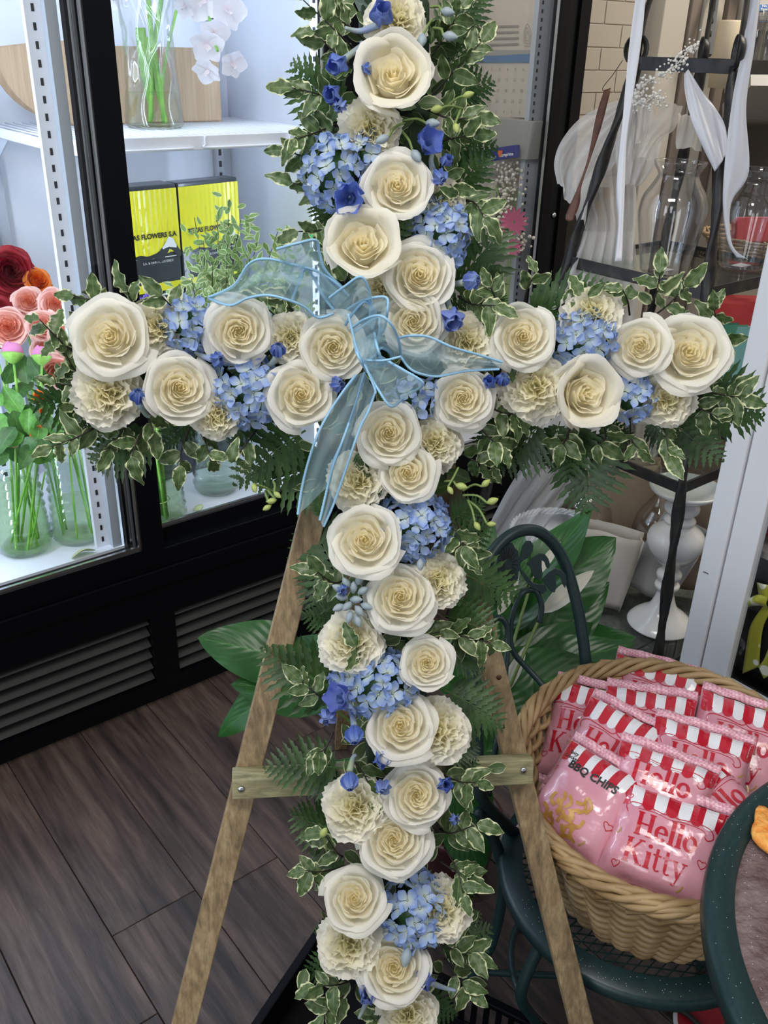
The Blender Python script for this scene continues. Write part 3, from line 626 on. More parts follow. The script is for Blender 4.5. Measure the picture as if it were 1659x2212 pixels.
for x, y, s in ((27, 762, 27), (90, 768, 24)):
    p = PD(x, y, 2.02); tips.append(p); o = inst('peony_bud', PBUD, b4, frame(p, UP, -FWD, s * 2.02 / FPX))
    inst('sepal', mesh('sepal', lathe([(0, -0.9), (0.3, -0.8), (0.72, -0.4), (0.9, -0.05), (0.88, -0.05)], 12), M['vstem']), o, frame(p, UP, -FWD, s * 2.02 / FPX))
for x, y, s in ((85, 858, 32), (84, 938, 40), (90, 888, 12), (32, 960, 16)): tips.append(bloom(b4, ORA if y != 960 else PINK, x, y, 2.03, s, .1, .1, x, name='spray_rose'))
stems(b4, va_p, [t - Z * 0.01 for t in tips], M['vstem'], 0.003, 0.035)
rd = random.Random(5)
leaves(b4, [(rd.uniform(-10, 110), rd.uniform(870, 960), rd.uniform(2.0, 2.08), rd.uniform(-140, 320)) for i in range(26)] + [(10, 830, 2.05, 70), (60, 830, 2.05, 100), (40, 850, 2.05, 60), (100, 830, 2.06, 110), (60, 980, 2.0, -20), (20, 980, 2.0, 200)], 0.065, [LEAFD[0], LEAFD[1]] + [leaf_mesh('leaf', 0.36, M['leafb'], 0.05, 0.1, 0.2, nu=4, nv=7, seed=33)], 6)
# right part behind the post: rubber banded stems
bs = thing('stem_bunch', 'rubber-banded bunch of green stems standing in the vase behind the door post', 'stems', vc_p + Z * 0.012)
rd = random.Random(9)
for i in range(14):
    a = rd.uniform(0, 6.28); r = 0.02 * math.sqrt(rd.random()); p0 = vc_p + V3((math.cos(a) * r, math.sin(a) * r, 0.012)); p1 = p0 + V3((rd.uniform(-.015, .0), rd.uniform(-.02, .02), 0.30))
    obj('stem', tube([p0, p0.lerp(p1, 0.5) + V3((rd.uniform(-.004, .004), 0, 0)), p1], 0.004, 6), M['vstem'], bs, True)
for zz in (0.05, 0.20): obj('rubber_band', tube([vc_p + V3((math.cos(a) * 0.027 - 0.004, math.sin(a) * 0.027, zz + 0.012)) for a in [i * PI / 10 for i in range(20)]], 0.0016, 5, True), M['pitt2'], bs, True)
ls = obj('loose_leaf', tube(cr([L(0.598, 1.880, .468), L(0.625, 1.884, .478), L(0.655, 1.880, .470)], 4), [0.006, 0.012, 0.017, 0.02, 0.02, 0.018, 0.014, 0.009, 0.004], 8, flat=(1, 0.16)), M['pitt2'], smooth=True); tag(ls, 'pale green leaf lying on the cooler floor by the left door sill', 'leaf')
# carton and wavy vase on the shelf
cx_ = thing('cardboard_box', 'open brown cardboard carton with a rounded cut side on the wire shelf', 'box', L(1.02, 2.3, 1.3685))
q0, q1 = 0.86, 1.25
obj('front_panel', lbox(q0, q1, 2.235, 2.239, 1.3685, 1.535), M['card'], cx_)
obj('back_panel', lbox(q0, q1, 2.355, 2.359, 1.3685, 1.535), M['card'], cx_)
obj('end_panel', lbox(q1, q1 + 0.004, 2.235, 2.359, 1.3685, 1.53), M['card'], cx_)
obj('bottom_panel', lbox(q0, q1, 2.235, 2.359, 1.3685, 1.372), M['card'], cx_)
arc = [L(q0 + 0.02, 2.25, 1.369)] + [L(q0 + 0.02 - 0.165 * math.sin(t * PI / 2), 2.25, 1.37 + 0.155 * (1 - math.cos(t * PI / 2))) for t in [i / 10 for i in range(1, 11)]] + [L(q0 + 0.02, 2.25, 1.545)]
obj('cut_flap', prism(arc, W, 0.004), M['card'], cx_)
obj('cut_flap', prism([v + W * 0.09 + U * 0.01 for v in arc], W, 0.004), M['card'], cx_)
wv_p = PZ(335, 276, 1.3685)
def wavy(a, z): return 0.05 * math.sin(a * 7 + math.sin(z * 40) * 1.6) * (0.3 + min(1, z / 0.1))
wp = [(0.058, 0), (0.066, 0.008)] + [(0.066 - 0.013 * math.sin(min(1, i / 20) * PI / 2) + 0.014 * max(0, (i - 20) / 10), 0.01 + i * 0.0095) for i in range(31)]
vase('wavy_vase', 'tall wavy clear glass vase with orchid stems on the wire shelf', wv_p, wp, M['vglass'], wob=wavy, seg=56, water=0.075)
oc = thing('orchid_spray', 'white orchid spray hanging over the rim of the wavy vase on the shelf', 'orchid', wv_p + Z * 0.012)
obj('stem', tube(cr([wv_p + V3((-.01, 0, .012)), PD(330, 130, 2.12), PD(345, 20, 2.1), PD(360, -80, 2.08)], 6), 0.006, 8), M['vstem'], oc, True)
obj('stem', tube(cr([wv_p + V3((.02, 0.01, .012)), PD(345, 180, 2.12), PD(325, 60, 2.1), PD(320, -60, 2.08)], 6), 0.006, 8), M['vstem'], oc, True)
obj('stem', tube(cr([wv_p + V3((.03, -0.01, .012)), PD(350, 190, 2.12), PD(372, 60, 2.1), PD(410, -60, 2.08), PD(445, -20, 2.08), PD(455, 60, 2.06), PD(470, 110, 2.05)], 6), 0.0035, 8), M['vstem'], oc, True)
for s0 in ((300, 60, 330, 255), (318, 80, 355, 250)): obj('leaf_blade', strip([PD(s0[0] - 8, s0[1], 2.1), PD((s0[0] + s0[2]) / 2 - 12, (s0[1] + s0[3]) / 2, 2.12), PD(s0[2] - 2, s0[3], 2.13)], [PD(s0[0] + 14, s0[1], 2.1), PD((s0[0] + s0[2]) / 2 + 10, (s0[1] + s0[3]) / 2, 2.12), PD(s0[2] + 3, s0[3], 2.13)], 5, 3), M['vstem'], oc, True, solid=0.0015)
rd = random.Random(4)
def orch_geo(seed):
    rr = random.Random(seed); gs = []
    for i in range(5): gs.append(rotz(flat_petal(0.46 if i % 2 else 0.62, 0.95, rr.uniform(-.1, .15), n=5, m=6, base=0.03), i * 2 * PI / 5 + rr.uniform(-.1, .1), rr.uniform(0.15, 0.45)))
    gs.append(rotz(flat_petal(0.25, 0.5, 0.2, n=4, m=4, base=0.0), PI, 0.9)); return merge(*gs)
ORC = [mesh('orchid_flower', orch_geo(i), M['orchid']) for i in range(3)]
for i, (x, y, s, tx, ty) in enumerate([(448, 95, 44, 0, -.8), (448, 150, 36, -.4, -1.0), (502, 135, 36, .6, -1.0), (440, 0, 50, -.4, -.4), (490, 20, 48, .5, -.2), (400, 12, 30, -.8, -.6), (462, 70, 40, .3, -.6), (248, -2, 28, -.5, 0)]):
    inst('orchid_flower', ORC[i % 3], oc, frame(PD(x, y, 2.05), facing(x, y, tx, ty), UP, s * 2.05 / FPX * 0.95))
# printed flower cartons
def carton(name, label, a, b, h, th, group):
    """upright sleeve between floor points a and b facing the camera"""
    a, b = V3(a), V3(b); ex = (b - a).normalized(); ny = Z.cross(ex); ny = -ny if ny.dot(a - CAMPOS) > 0 else ny; w_ = (b - a).length
    t = thing(name, label, 'box', (a + b) / 2, group); c = (a + b) / 2 - ny * th / 2
    obj('sleeve', box(c + Z * h / 2, ex * w_ / 2, ny * th / 2, Z * h / 2), M['ink'], t, bevel=0.003)
    f = lambda x, z, o_=0.001: (a + b) / 2 + ex * x + ny * o_ + Z * (h * (0.79 + (z / h - 0.62) * (0.5526 if z < 0.98 * h else 0.5417)))
    hw = w_ / 2
    # yellow upper panel with ribs
    n = max(6, int(w_ / 0.007)); V, F = [], []
    for i in range(n + 1):
        x = -hw + w_ * i / n; o_ = 0.0015 + (0.0015 if i % 2 else 0); V += [f(x, h * 0.62 + 0.004 * math.sin(i), o_), f(x, h * 0.985, o_)]
    for i in range(n): F.append((2 * i, 2 * i + 2, 2 * i + 3, 2 * i + 1))
    obj('yellow_panel', (V, F), M['yel'], t)
    pk = [(-1, .60), (-.8, .61), (-.5, .60), (-.2, .615), (.1, .62), (.3, .64), (.5, .68), (.62, .715), (.75, .70), (.9, .65), (1, .62)]
    obj('mountain_print', (lambda P_: ([f(x * hw, z * h, 0.004) for x, z in P_] + [f(x * hw, (z - (0.02 if z < .63 else .07)) * h, 0.004) for x, z in P_], [(i, i + len(P_), i + len(P_) + 1, i + 1) for i in range(len(P_) - 1)]))([p for p in pk]), M['ink'], t)
    obj('snow_print', ([f(x * hw, z * h, 0.0045) for x, z in [(.38, .655), (.5, .68), (.62, .715), (.75, .70), (.86, .66)]] + [f(x * hw, z * h, 0.0045) for x, z in [(.40, .645), (.48, .65), (.6, .655), (.74, .65), (.85, .645)]], [(i, i + 5, i + 6, i + 1) for i in range(4)]), M['white'], t)
    obj('band_print', box(f(0, h * 0.43), ex * hw, ny * 0.001, Z * 0.010), M['yel'], t)
    obj('band_print', (lambda n_: ([f(-hw + w_ * i / n_, h * (0.385 + 0.008 * math.sin(i * 1.7)), 0.003) for i in range(n_ + 1)] + [f(-hw + w_ * i / n_, h * (0.375 + 0.006 * math.sin(i * 1.7)), 0.003) for i in range(n_ + 1)], [(i, i + n_ + 1, i + n_ + 2, i + 1) for i in range(n_)]))(12), M['white'], t)
    obj('lettering', text_on('TEXAS FLOWERS S.A', 0.0165, f(0, h * 0.725, 0.0045), ex, Z, bold=0.0006), M['ink2'], t)
    obj('small_lettering', text_on('S.A. & OHN REGISTERED', 0.008, f(0.02, h * 0.575, 0.0025), ex, Z), M['white'], t)
    obj('print_rule', box(f(0, h * 0.60, 0.0025), ex * hw, ny * 0.0003, Z * 0.001), M['white'], t)
    return t
cA, cB, cC = PD(265, 640, 2.24), PD(397, 640, 2.36), PD(524, 660, 2.52)
zb = 0.463
def dn(p, z): return V3((p.x, p.y, z))
for nm, a, b, lb in (('flower_carton', cA, cB, 'yellow and black printed flower carton with ribbed front beside the black door post'), ('flower_carton', cB + (cC - cB).normalized() * 0.006, cC, 'yellow and black printed flower carton behind the variegated greens, turned to the right')):
    carton(nm, lb, dn(a, zb), dn(b, zb), 0.775, 0.07 if a is cA else 0.05, 'printed flower cartons')
# variegated bunch in front of the cartons
vg = thing('pittosporum_bunch', 'bushy bunch of pale variegated leaves in front of the yellow cartons', 'foliage', L(1.06, 2.02, 0.463))
gv = vase('ribbed_vase', 'ribbed glass vase hidden low behind the cross arm, holding the variegated bunch', L(1.06, 2.02, 0.463), rp, M['gglass'], wob=ribw, seg=24)
Vv, Fv, uvv = [], [], []
rd = random.Random(21); base = L(1.06, 2.02, 0.6)
def addl(store, p, nz, d, s, src):
    V, F, uv = store; Mx = frame(p, nz, d, s); o = len(V)
    for v in src.vertices: V.append(Mx @ v.co)
    for pl in src.polygons: F.append(tuple(i + o for i in pl.vertices))
    m_ = {}
    for lp in src.loops: m_[lp.vertex_index] = tuple(src.uv_layers[0].data[lp.index].uv)
    uv.extend(m_[i] for i in range(len(src.vertices)))
P2L = leaf_mesh('leaf', 0.30, M['pitt2'], 0.06, 0.08, 0.2, nu=4, nv=5, seed=70)
tops = [(495, 432), (420, 470), (470, 455), (520, 475), (560, 505), (600, 500), (630, 515), (440, 520), (500, 520), (460, 570), (540, 560), (590, 560), (410, 580), (500, 610), (430, 620), (570, 620), (640, 560), (475, 640), (610, 640), (650, 640), (540, 650)]
cnt = 0
for x, y in tops:
    d = rd.uniform(2.12, 2.3); tp = PD(x, y, d); path = cr([base, base.lerp(tp, .5) + V3((rd.uniform(-.02, .02), rd.uniform(-.02, .02), 0.02)), tp], 6)
    tw = obj('twig', tube(path, 0.0009, 5), M['twig'], vg, True)
    for i in range(70):
        q = rd.uniform(0.25, 1.0) if i else 1.0; p = path[int(q * (len(path) - 1))] + V3((rd.gauss(0, .024), rd.gauss(0, .024), rd.gauss(0, .020))); a = rd.uniform(0, 6.28)
        d_, nz = RT * math.cos(a) + UP * math.sin(a) + Z * 0.3, -FWD + V3((rd.uniform(-.8, .8), rd.uniform(-.5, .5), rd.uniform(-.8, .8)))
        if cnt < 290 and i < 14: inst('leaf', PITT2[cnt % 3], tw, frame(p, nz, d_, rd.uniform(0.022, 0.032))); cnt += 1
        else: addl((Vv, Fv, uvv), p, nz, d_, rd.uniform(0.02, 0.03), P2L)
o = obj('leaf_mass', (Vv, Fv), M['pitt2'], vg, True, uv=uvv); o['kind'] = 'stuff'
# purple statice
M['purple'] = noisy('purple_statice', (0.12, 0.07, 0.45), (0.25, 0.15, 0.65), 90, 0.7)
st = thing('statice_bunch', 'small cluster of purple statice behind the left arm of the cross', 'flowers', L(0.9, 2.0, 0.463))
obj('stem', tube([L(0.9, 2.0, 0.463), PD(322, 650, 2.1)], 0.0025, 6), M['vstem'], st, True)
gs = []
for i in range(170):
    a = rd.uniform(0, 6.28); r = math.sqrt(rd.random()) * 26; p = PD(322 + r * math.cos(a), 655 + r * 0.8 * math.sin(a), 2.08 + rd.uniform(-.01, .01)); gs.append(tube([p, p + (UP + RT * rd.uniform(-.8, .8) - FWD * rd.uniform(0, 1)).normalized() * 0.008], [0.0014, 0.0022], 4))
o = obj('floret_cluster', merge(*gs), M['purple'], st); o['kind'] = 'stuff'
# translucent carton / bag seen low in the right bay
M['frost'] = sheer('frosted_plastic', (0.75, 0.82, 0.84), 0.45)
o = obj('plastic_sleeve', lbox(0.93, 1.12, 2.16, 2.26, 0.463, 0.72), M['frost'], bevel=0.01); tag(o, 'cloudy plastic sleeve standing low at the back of the middle bay', 'sleeve')
ls = obj('loose_leaf', tube(cr([PZ(418, 1102, .466), PZ(430, 1096, .470), PZ(438, 1090, .466)], 4), [0.001, 0.004, 0.006, 0.008, 0.008, 0.007, 0.006, 0.003, 0.001], 8, flat=(1, 0.2)), M['pitt2'], smooth=True); tag(ls, 'tiny pale leaf scrap on the floor of the middle bay', 'leaf')
# ---------------------------------------------------------------- third, unlit bay: calendar reflected in its door built as papers; boxes, baby's breath
M['paper'] = mat('paper', (0.55, 0.51, 0.45), 0.7); M['paper2'] = mat('grey_card', (0.33, 0.33, 0.31), 0.7); M['bluep'] = mat('blue_print', (0.10, 0.20, 0.36), 0.5); M['navy'] = mat('navy_print', (0.03, 0.04, 0.22), 0.5)
M['inkg'] = mat('grey_ink', (0.28, 0.26, 0.24), 0.7); M['redp'] = mat('red_print', (0.45, 0.02, 0.03), 0.5); M['orp'] = mat('orange_print', (0.7, 0.15, 0.04), 0.5)
BW = L(0, 2.18, 0); 
def Bq(x, y, w_=2.18): return PP(x, y, U * (2.063 + (w_ - 2.2)), U)   # the door's reflected calendar is modelled on the inner end wall
bk = obj('reflection_backing', lbox(2.063, 2.068, 1.90, 2.42, 0.463, 2.06), M['paper']); tag(bk, 'cream board added behind the reflected calendar in the unlit right bay of the cooler', 'board')
cal = thing('reflected_calendar', 'pale calendar sheet with a blue band reflected in the door of the unlit bay, built as paper inside', 'calendar', Bq(1090, 260, 2.19))
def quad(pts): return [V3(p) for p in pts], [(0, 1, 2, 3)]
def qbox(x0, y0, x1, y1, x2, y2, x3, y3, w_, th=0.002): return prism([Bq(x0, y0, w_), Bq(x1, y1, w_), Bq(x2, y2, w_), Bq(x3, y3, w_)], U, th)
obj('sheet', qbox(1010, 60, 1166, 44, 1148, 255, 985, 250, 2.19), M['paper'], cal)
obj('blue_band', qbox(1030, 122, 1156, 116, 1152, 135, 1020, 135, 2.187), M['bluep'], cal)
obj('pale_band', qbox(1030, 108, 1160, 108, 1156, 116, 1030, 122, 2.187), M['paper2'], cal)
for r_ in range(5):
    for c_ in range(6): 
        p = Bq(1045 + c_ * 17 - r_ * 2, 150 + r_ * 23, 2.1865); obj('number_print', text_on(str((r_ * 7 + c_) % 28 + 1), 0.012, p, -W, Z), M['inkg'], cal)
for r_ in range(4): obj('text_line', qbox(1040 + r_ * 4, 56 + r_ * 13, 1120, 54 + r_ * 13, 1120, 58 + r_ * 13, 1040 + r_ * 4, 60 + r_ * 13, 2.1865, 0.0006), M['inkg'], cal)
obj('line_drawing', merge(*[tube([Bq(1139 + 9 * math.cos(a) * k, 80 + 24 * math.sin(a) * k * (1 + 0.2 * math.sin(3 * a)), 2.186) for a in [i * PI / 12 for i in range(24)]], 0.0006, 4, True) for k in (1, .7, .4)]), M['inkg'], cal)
gb = thing('grey_card_box', 'plain grey card box in the unlit bay above the navy box', 'box', Bq(1110, 320, 2.15)); obj('carton_body', prism([Bq(1068, 252, 2.15), Bq(1164, 262, 2.15), Bq(1150, 345, 2.15), Bq(1060, 335, 2.15)], U, 0.05), M['paper2'], gb, bevel=0.002)
nb = thing('navy_box', 'navy blue box with white lettering and a red mark behind the glass', 'box', Bq(1060, 345, 2.1)); obj('box_front', prism([Bq(1005, 330, 2.1), Bq(1117, 313, 2.1), Bq(1117, 340, 2.1), Bq(1000, 358, 2.1)], U, 0.02), M['navy'], nb)
ex = (Bq(1117, 313, 2.1) - Bq(1005, 330, 2.1)).normalized(); ey = U.cross(ex); ey = ey if ey.z > 0 else -ey
obj('lettering', text_on('DIFFERENCE', 0.008, Bq(1060, 341, 2.088), ex, ey), M['white'], nb); obj('lettering', text_on('floraprima', 0.0125, Bq(1094, 334, 2.088), ex, ey, bold=0.0003), M['white'], nb)
obj('bird_mark', prism([Bq(1073, 325, 2.088), Bq(1086, 325, 2.088), Bq(1084, 335, 2.088), Bq(1079, 340, 2.088)], U, 0.0008), M['orp'], nb)
rl = thing('red_letter_sign', 'cream sign with curly red letters half hidden by the ferns in the right bay', 'sign', Bq(1020, 560, 2.12)); obj('sign_board', prism([Bq(985, 395, 2.13), Bq(1075, 385, 2.13), Bq(1065, 560, 2.13), Bq(985, 575, 2.13)], U, 0.004), M['paper'], rl)
for i, c in enumerate('Sale'): obj('letter', text_on(c, 0.07, Bq(1008, 470 + i * 28, 2.12), -Z, -W, bold=0.003), M['redp'], rl)
M['gyp'] = mat('baby_breath', (0.72, 0.68, 0.60), 0.7); 
bb = thing('babys_breath_bunch', "wrapped bunch of baby's breath with pink flowers behind the right door glass", 'bouquet', L(1.90, 2.0, 0.463))
obj('stem', merge(*[tube(cr([L(1.90, 2.0, 0.463), PD(1095 + i * 4, 600, 2.70), PD(1060 + i * 11, 400, 2.62)], 5), 0.0015, 5) for i in range(6)]), M['vstem'], bb, True)['kind'] = 'stuff'
gs = []; rd = random.Random(77)
for i in range(330):
    t = rd.random(); y = 350 + t * 200; x = 1095 + 8 * math.sin(t * 9) + rd.gauss(0, 20) - 5 * t; p = PD(x, y, 2.58 + rd.uniform(-.04, .04)); r = rd.uniform(0.0035, 0.0058)
    gs.append(lathe([(0, -r), (r * .8, -r * .5), (r, 0), (r * .7, r * .7), (0, r)], 6, p))
o = obj('blossom_mass', merge(*gs), M['gyp'], bb, True); o['kind'] = 'stuff'
M['dpink'] = radial('pink_gerbera', [(0, (0.5, 0.1, 0.2)), (1, (0.5, 0.14, 0.22))], 0.6, 0.3)
GP = mesh('pink_flower', merge(*[rotz(flat_petal(0.16, 0.9, 0.1, n=2, m=4), i * PI / 7) for i in range(14)]), M['dpink'])
for x, y, s in ((1110, 480, 34), (1108, 535, 22)): inst('pink_flower', GP, bb, frame(PD(x, y, 2.48), facing(x, y, 0, .2), UP, s * 2.48 / FPX))

gt = obj('green_tag', prism([PD(655, 505, 2.28), PD(668, 492, 2.28), PD(682, 496, 2.28), PD(680, 512, 2.28), PD(668, 518, 2.28)], FWD, 0.002), mat('tag_green', (0.0, 0.42, 0.10), 0.4)); tag(gt, 'small bright green tag at the edge of the lit middle bay beside the cross', 'tag')
# ================================================================ ETAGERE AND WHAT IS ON IT
M['iron'] = noisy('black_iron', (0.012, 0.012, 0.012), (0.05, 0.042, 0.032), 30, 0.42, bump=0.2, lo=0.45, hi=0.8)
EU, EW = 2.008, 1.315; TI = [(0.20, 0.68), (0.66, 0.555), (1.083, 0.40), (1.53, 0.25)]
et = thing('etagere', 'tall black wrought iron plant stand with twisted legs and glass shelves, right of the cross', 'shelf stand', L(EU, EW, 0))
def ec(k, su, sw, z=None): zz, s = TI[k]; return L(EU + su * s / 2, EW + sw * s / 2, zz if z is None else z)
for k, (z, s) in enumerate(TI):
    for (a, b) in (((-1, -1), (1, -1)), ((1, -1), (1, 1)), ((1, 1), (-1, 1)), ((-1, 1), (-1, -1))):
        sd = (ec(k, *b) - ec(k, *a)).normalized()
        obj('shelf_bar', beam(ec(k, *a), ec(k, *b), 0.005, 0.028, Z.cross(sd)), M['iron'], et, bevel=0.0008)
    if k < 3: obj('glass_shelf', lbox(EU - s / 2 + 0.004, EU + s / 2 - 0.004, EW - s / 2 + 0.004, EW + s / 2 - 0.004, z + 0.0035, z + 0.0085), M['pane2'], et)
for su, sw in ((-1, -1), (1, -1), (1, 1), (-1, 1)):
    s0 = 0.68 + (0.68 - 0.555) * 0.20 / 0.46; p0 = L(EU + su * s0 / 2, EW + sw * s0 / 2, 0.0)
    pts = [p0] + [ec(k, su, sw) for k in range(4)]; n = 26
    path = []
    for i in range(4): path += [pts[i].lerp(pts[i + 1], t / n) for t in range(n)]
    path.append(pts[4])
    obj('leg', tube(path, 0.0150, 8, flat=(1.0, 0.62), twist=5.0), M['iron'], et, True)
    # scroll on the top corner and the arm that rises to the finial
    ou = (U * su + W * sw).normalized(); c = pts[4] + ou * 0.004
    scr = [c + ou * (0.030 * math.sin(t)) * (1 - t / 12) + Z * (0.034 * (1 - math.cos(t))) * (1 - t / 16) for t in [i * 0.35 for i in range(17)]]
    obj('scroll', tube(scr, 0.010, 8, flat=(1.1, 0.28)), M['iron'], et, True)
    arm = cr([c - ou * 0.002, c - ou * 0.01 + Z * 0.12, c - ou * 0.07 + Z * 0.28, L(EU, EW, 1.95)], 8)
    obj('top_arm', tube(arm, 0.011, 8, flat=(1.1, 0.3)), M['iron'], et, True)
# --- vases
def scaled(prof, s, h): return [(r * s, z * h) for r, z in prof]
ginger = [(0.62, 0), (0.70, 0.02), (0.72, 0.06), (0.84, 0.25), (0.98, 0.48), (1.0, 0.58), (0.92, 0.70), (0.72, 0.80), (0.60, 0.87), (0.60, 0.90), (0.72, 0.96), (0.76, 1.0)]
hur = [(0.45, 0), (0.5, 0.02), (0.62, 0.10), (0.90, 0.30), (1.0, 0.45), (0.92, 0.60), (0.60, 0.74), (0.42, 0.82), (0.45, 0.90), (0.66, 1.0)]
def smoothp(p, n=4):
    q = cr([(r, 0, z) for r, z in p], n); return [(v.x, v.z) for v in q]
vp = PZ(1432, 588, 1.083 + 0.0095)
vase('ginger_vase', 'wide-shouldered clear glass vase with a flared lip on the second shelf of the stand', vp, smoothp(scaled(ginger, 0.077, 0.245)), M['vglass'], group='clear vases on the iron stand')
vp2 = PZ(1600, 578, 1.083 + 0.0095) 
vase('ginger_vase', 'clear glass vase cut by the right edge, beside the white ribbon on the second shelf', vp2, smoothp(scaled(ginger, 0.074, 0.225)), M['vglass'], group='clear vases on the iron stand')
for t_, p_ in (('paper_label', vp), ('paper_label', vp2)):
    o = obj('price_sticker', box(p_ + Z * 0.0058, U * 0.022 - W * 0.0, W * 0.014, Z * 0.0004), M['white']); tag(o, 'white paper sticker on the base of the %s vase on the second shelf' % ('left' if p_ is vp else 'right'), 'sticker')
v3 = L(1.93, 1.20, 0.66 + 0.0095); v3 = PZ(1600, 985, 0.67)
vase('hurricane_vase', 'small waisted glass vase behind the tip of the fern, third shelf, right', v3, smoothp(scaled(hur, 0.055, 0.23)), M['vglass'], group='clear vases on the iron stand')
v4 = PZ(1390, 985, 0.67)
vase('hurricane_vase', 'clear waisted vase with a wide mouth under the blue hydrangea, third shelf', v4, smoothp(scaled(hur, 0.060, 0.20)), M['vglass'], group='clear vases on the iron stand')
v5, v6 = PZ(1262, 1190, 0.21), PZ(1405, 1240, 0.21)
vase('bottle_vase', 'big round-bellied clear vase behind the white wicker basket', v5, smoothp(scaled([(0.5, 0), (0.75, 0.08), (0.98, 0.3), (1, 0.42), (0.85, 0.6), (0.45, 0.75), (0.32, 0.85), (0.5, 1.0)], 0.095, 0.32)), M['vglass'], group='clear vases on the iron stand')
vase('bottle_vase', 'clear round-bellied vase just left of the white candlestick', v6, smoothp(scaled([(0.5, 0), (0.75, 0.08), (0.98, 0.3), (1, 0.42), (0.85, 0.6), (0.45, 0.75), (0.32, 0.85), (0.5, 1.0)], 0.075, 0.32)), M['vglass'], group='clear vases on the iron stand')
# --- candlestick
M['ceram'] = mat('white_ceramic', (0.80, 0.80, 0.78), 0.18, Coat_Weight=0.5)
cs = thing('candlestick', 'tall white glazed turned candlestick with a shallow dish top, lowest shelf', 'candlestick', PZ(1425, 1345, 0.21))
cp = cs.location
pr = [(0.0005, 0), (0.082, 0), (0.085, 0.008), (0.070, 0.022), (0.040, 0.045), (0.026, 0.075), (0.023, 0.095), (0.032, 0.103), (0.033, 0.112), (0.024, 0.118), (0.031, 0.130), (0.033, 0.142), (0.022, 0.155), (0.021, 0.165), (0.034, 0.172), (0.062, 0.200), (0.074, 0.228), (0.068, 0.252), (0.040, 0.272), (0.036, 0.278), (0.042, 0.285), (0.034, 0.294), (0.030, 0.300), (0.044, 0.310), (0.044, 0.322), (0.030, 0.332), (0.026, 0.340)]
obj('turned_stem', lathe(smoothp([(r * 0.96, z * 1.08) for r, z in pr], 3), 40, cp), M['ceram'], cs, True)
obj('dish', lathe(smoothp([(0.024, 0.366), (0.055, 0.372), (0.082, 0.388), (0.088, 0.398), (0.082, 0.400), (0.070, 0.390), (0.040, 0.380), (0.0005, 0.378)], 3), 40, cp), M['ceram'], cs, True)
# --- white wicker basket
M['wwick'] = mat('white_wicker', (0.82, 0.84, 0.88), 0.55)
wb = thing('wicker_basket', 'white painted wicker basket with a cloth lining on the lowest shelf', 'basket', PZ(1200, 1240, 0.21))
wc = wb.location
def weave(parent, c, r0, r1, h, rows, stakes, ths, m, name='weaver', sx=1.0, sy=1.0, amp=0.004, rot=0.0, z0=0.0, prof=None):
    prof = prof or (lambda t: r0 + (r1 - r0) * t)
    for j in range(rows):
        t = (j + 0.5) / rows; r = prof(t); path = []; n = stakes * 4
        for i in range(n):
            a = 2 * PI * i / n; w_ = amp * math.cos(stakes * a / 2 + PI * (j % 2)); rr = r + w_
            x, y = rr * sx * math.cos(a), rr * sy * math.sin(a); path.append(c + V3((x * math.cos(rot) - y * math.sin(rot), x * math.sin(rot) + y * math.cos(rot), z0 + h * t + 0.0015 * math.sin(a * stakes / 2 + j))))
        obj(name, tube(path, ths, 5, True), m, parent, True)
    for i in range(stakes):
        a = 2 * PI * (i + 0.0) / stakes; pts = []
        for t in (0, 0.25, 0.5, 0.75, 1.0):
            r = prof(t); x, y = r * sx * math.cos(a), r * sy * math.sin(a); pts.append(c + V3((x * math.cos(rot) - y * math.sin(rot), x * math.sin(rot) + y * math.cos(rot), z0 + h * t)))
        obj('stake', tube(pts, ths * 0.9, 5), m, parent, True)
weave(wb, wc, 0.085, 0.135, 0.13, 12, 24, 0.0045, M['wwick'], z0=0.004)
for k in range(3): obj('rim_twist', tube([wc + V3(((0.137 + 0.005 * math.cos(a * 16 + k * 2.09)) * math.cos(a), (0.137 + 0.005 * math.cos(a * 16 + k * 2.09)) * math.sin(a), 0.137 + 0.005 * math.sin(a * 16 + k * 2.09))) for a in [i * PI / 64 for i in range(128)]], 0.0042, 5, True), M['wwick'], wb, True)
obj('lining', lathe([(0.0005, 0.02), (0.08, 0.02), (0.105, 0.08), (0.128, 0.13)], 40, wc, lambda a, z: 0.03 * math.sin(a * 11 + z * 40)), M['wwick'], wb, True)
# --- paper bags and cloths stored behind
M['kraft'] = noisy('kraft_paper', (0.34, 0.24, 0.16), (0.42, 0.31, 0.22), 6, 0.8, bump=0.3)
M['silk'] = mat('silver_satin', (0.42, 0.42, 0.44), 0.4, Sheen_Weight=0.5)
def bag3(name, label, x, y, d, w_, h, m, tilt=0.0, cat='bag', group=None, z=0.21):
    p = PD(x, y, d); p.z = z; t = thing(name, label, cat, p, group); ex = (RT * math.cos(tilt) - W * 0.3).normalized(); ex.z = 0; ex.normalize(); ny = Z.cross(ex); ex = (ex + Z * tilt).normalized(); up = ny.cross(ex) * -1; up = up if up.z > 0 else -up
    lift = Z * (abs(ex.z) * w_ / 2)
    obj('bag_front', grid(lambda a, b: p + lift + ex * (a - .5) * w_ + up * b * h + ny * (-0.02 - 0.012 * math.sin(a * PI) * math.sin(b * PI) + 0.006 * math.sin(a * 9 + b * 5)), 10, 10), m, t, True, solid=0.002)
    obj('bag_back', grid(lambda a, b: p + lift + ex * (a - .5) * w_ + up * b * h * 1.03 + ny * (0.02 + 0.01 * math.sin(a * PI)), 8, 8), m, t, True, solid=0.002)
    obj('bag_side', merge(*[grid(lambda a, b, s=s: p + lift + ex * (s * w_ / 2 * (1 - 0.1 * math.sin(a * PI))) + up * b * h + ny * (a - .5) * 0.04, 4, 6) for s in (-1, 1)]), m, t, True, solid=0.002)
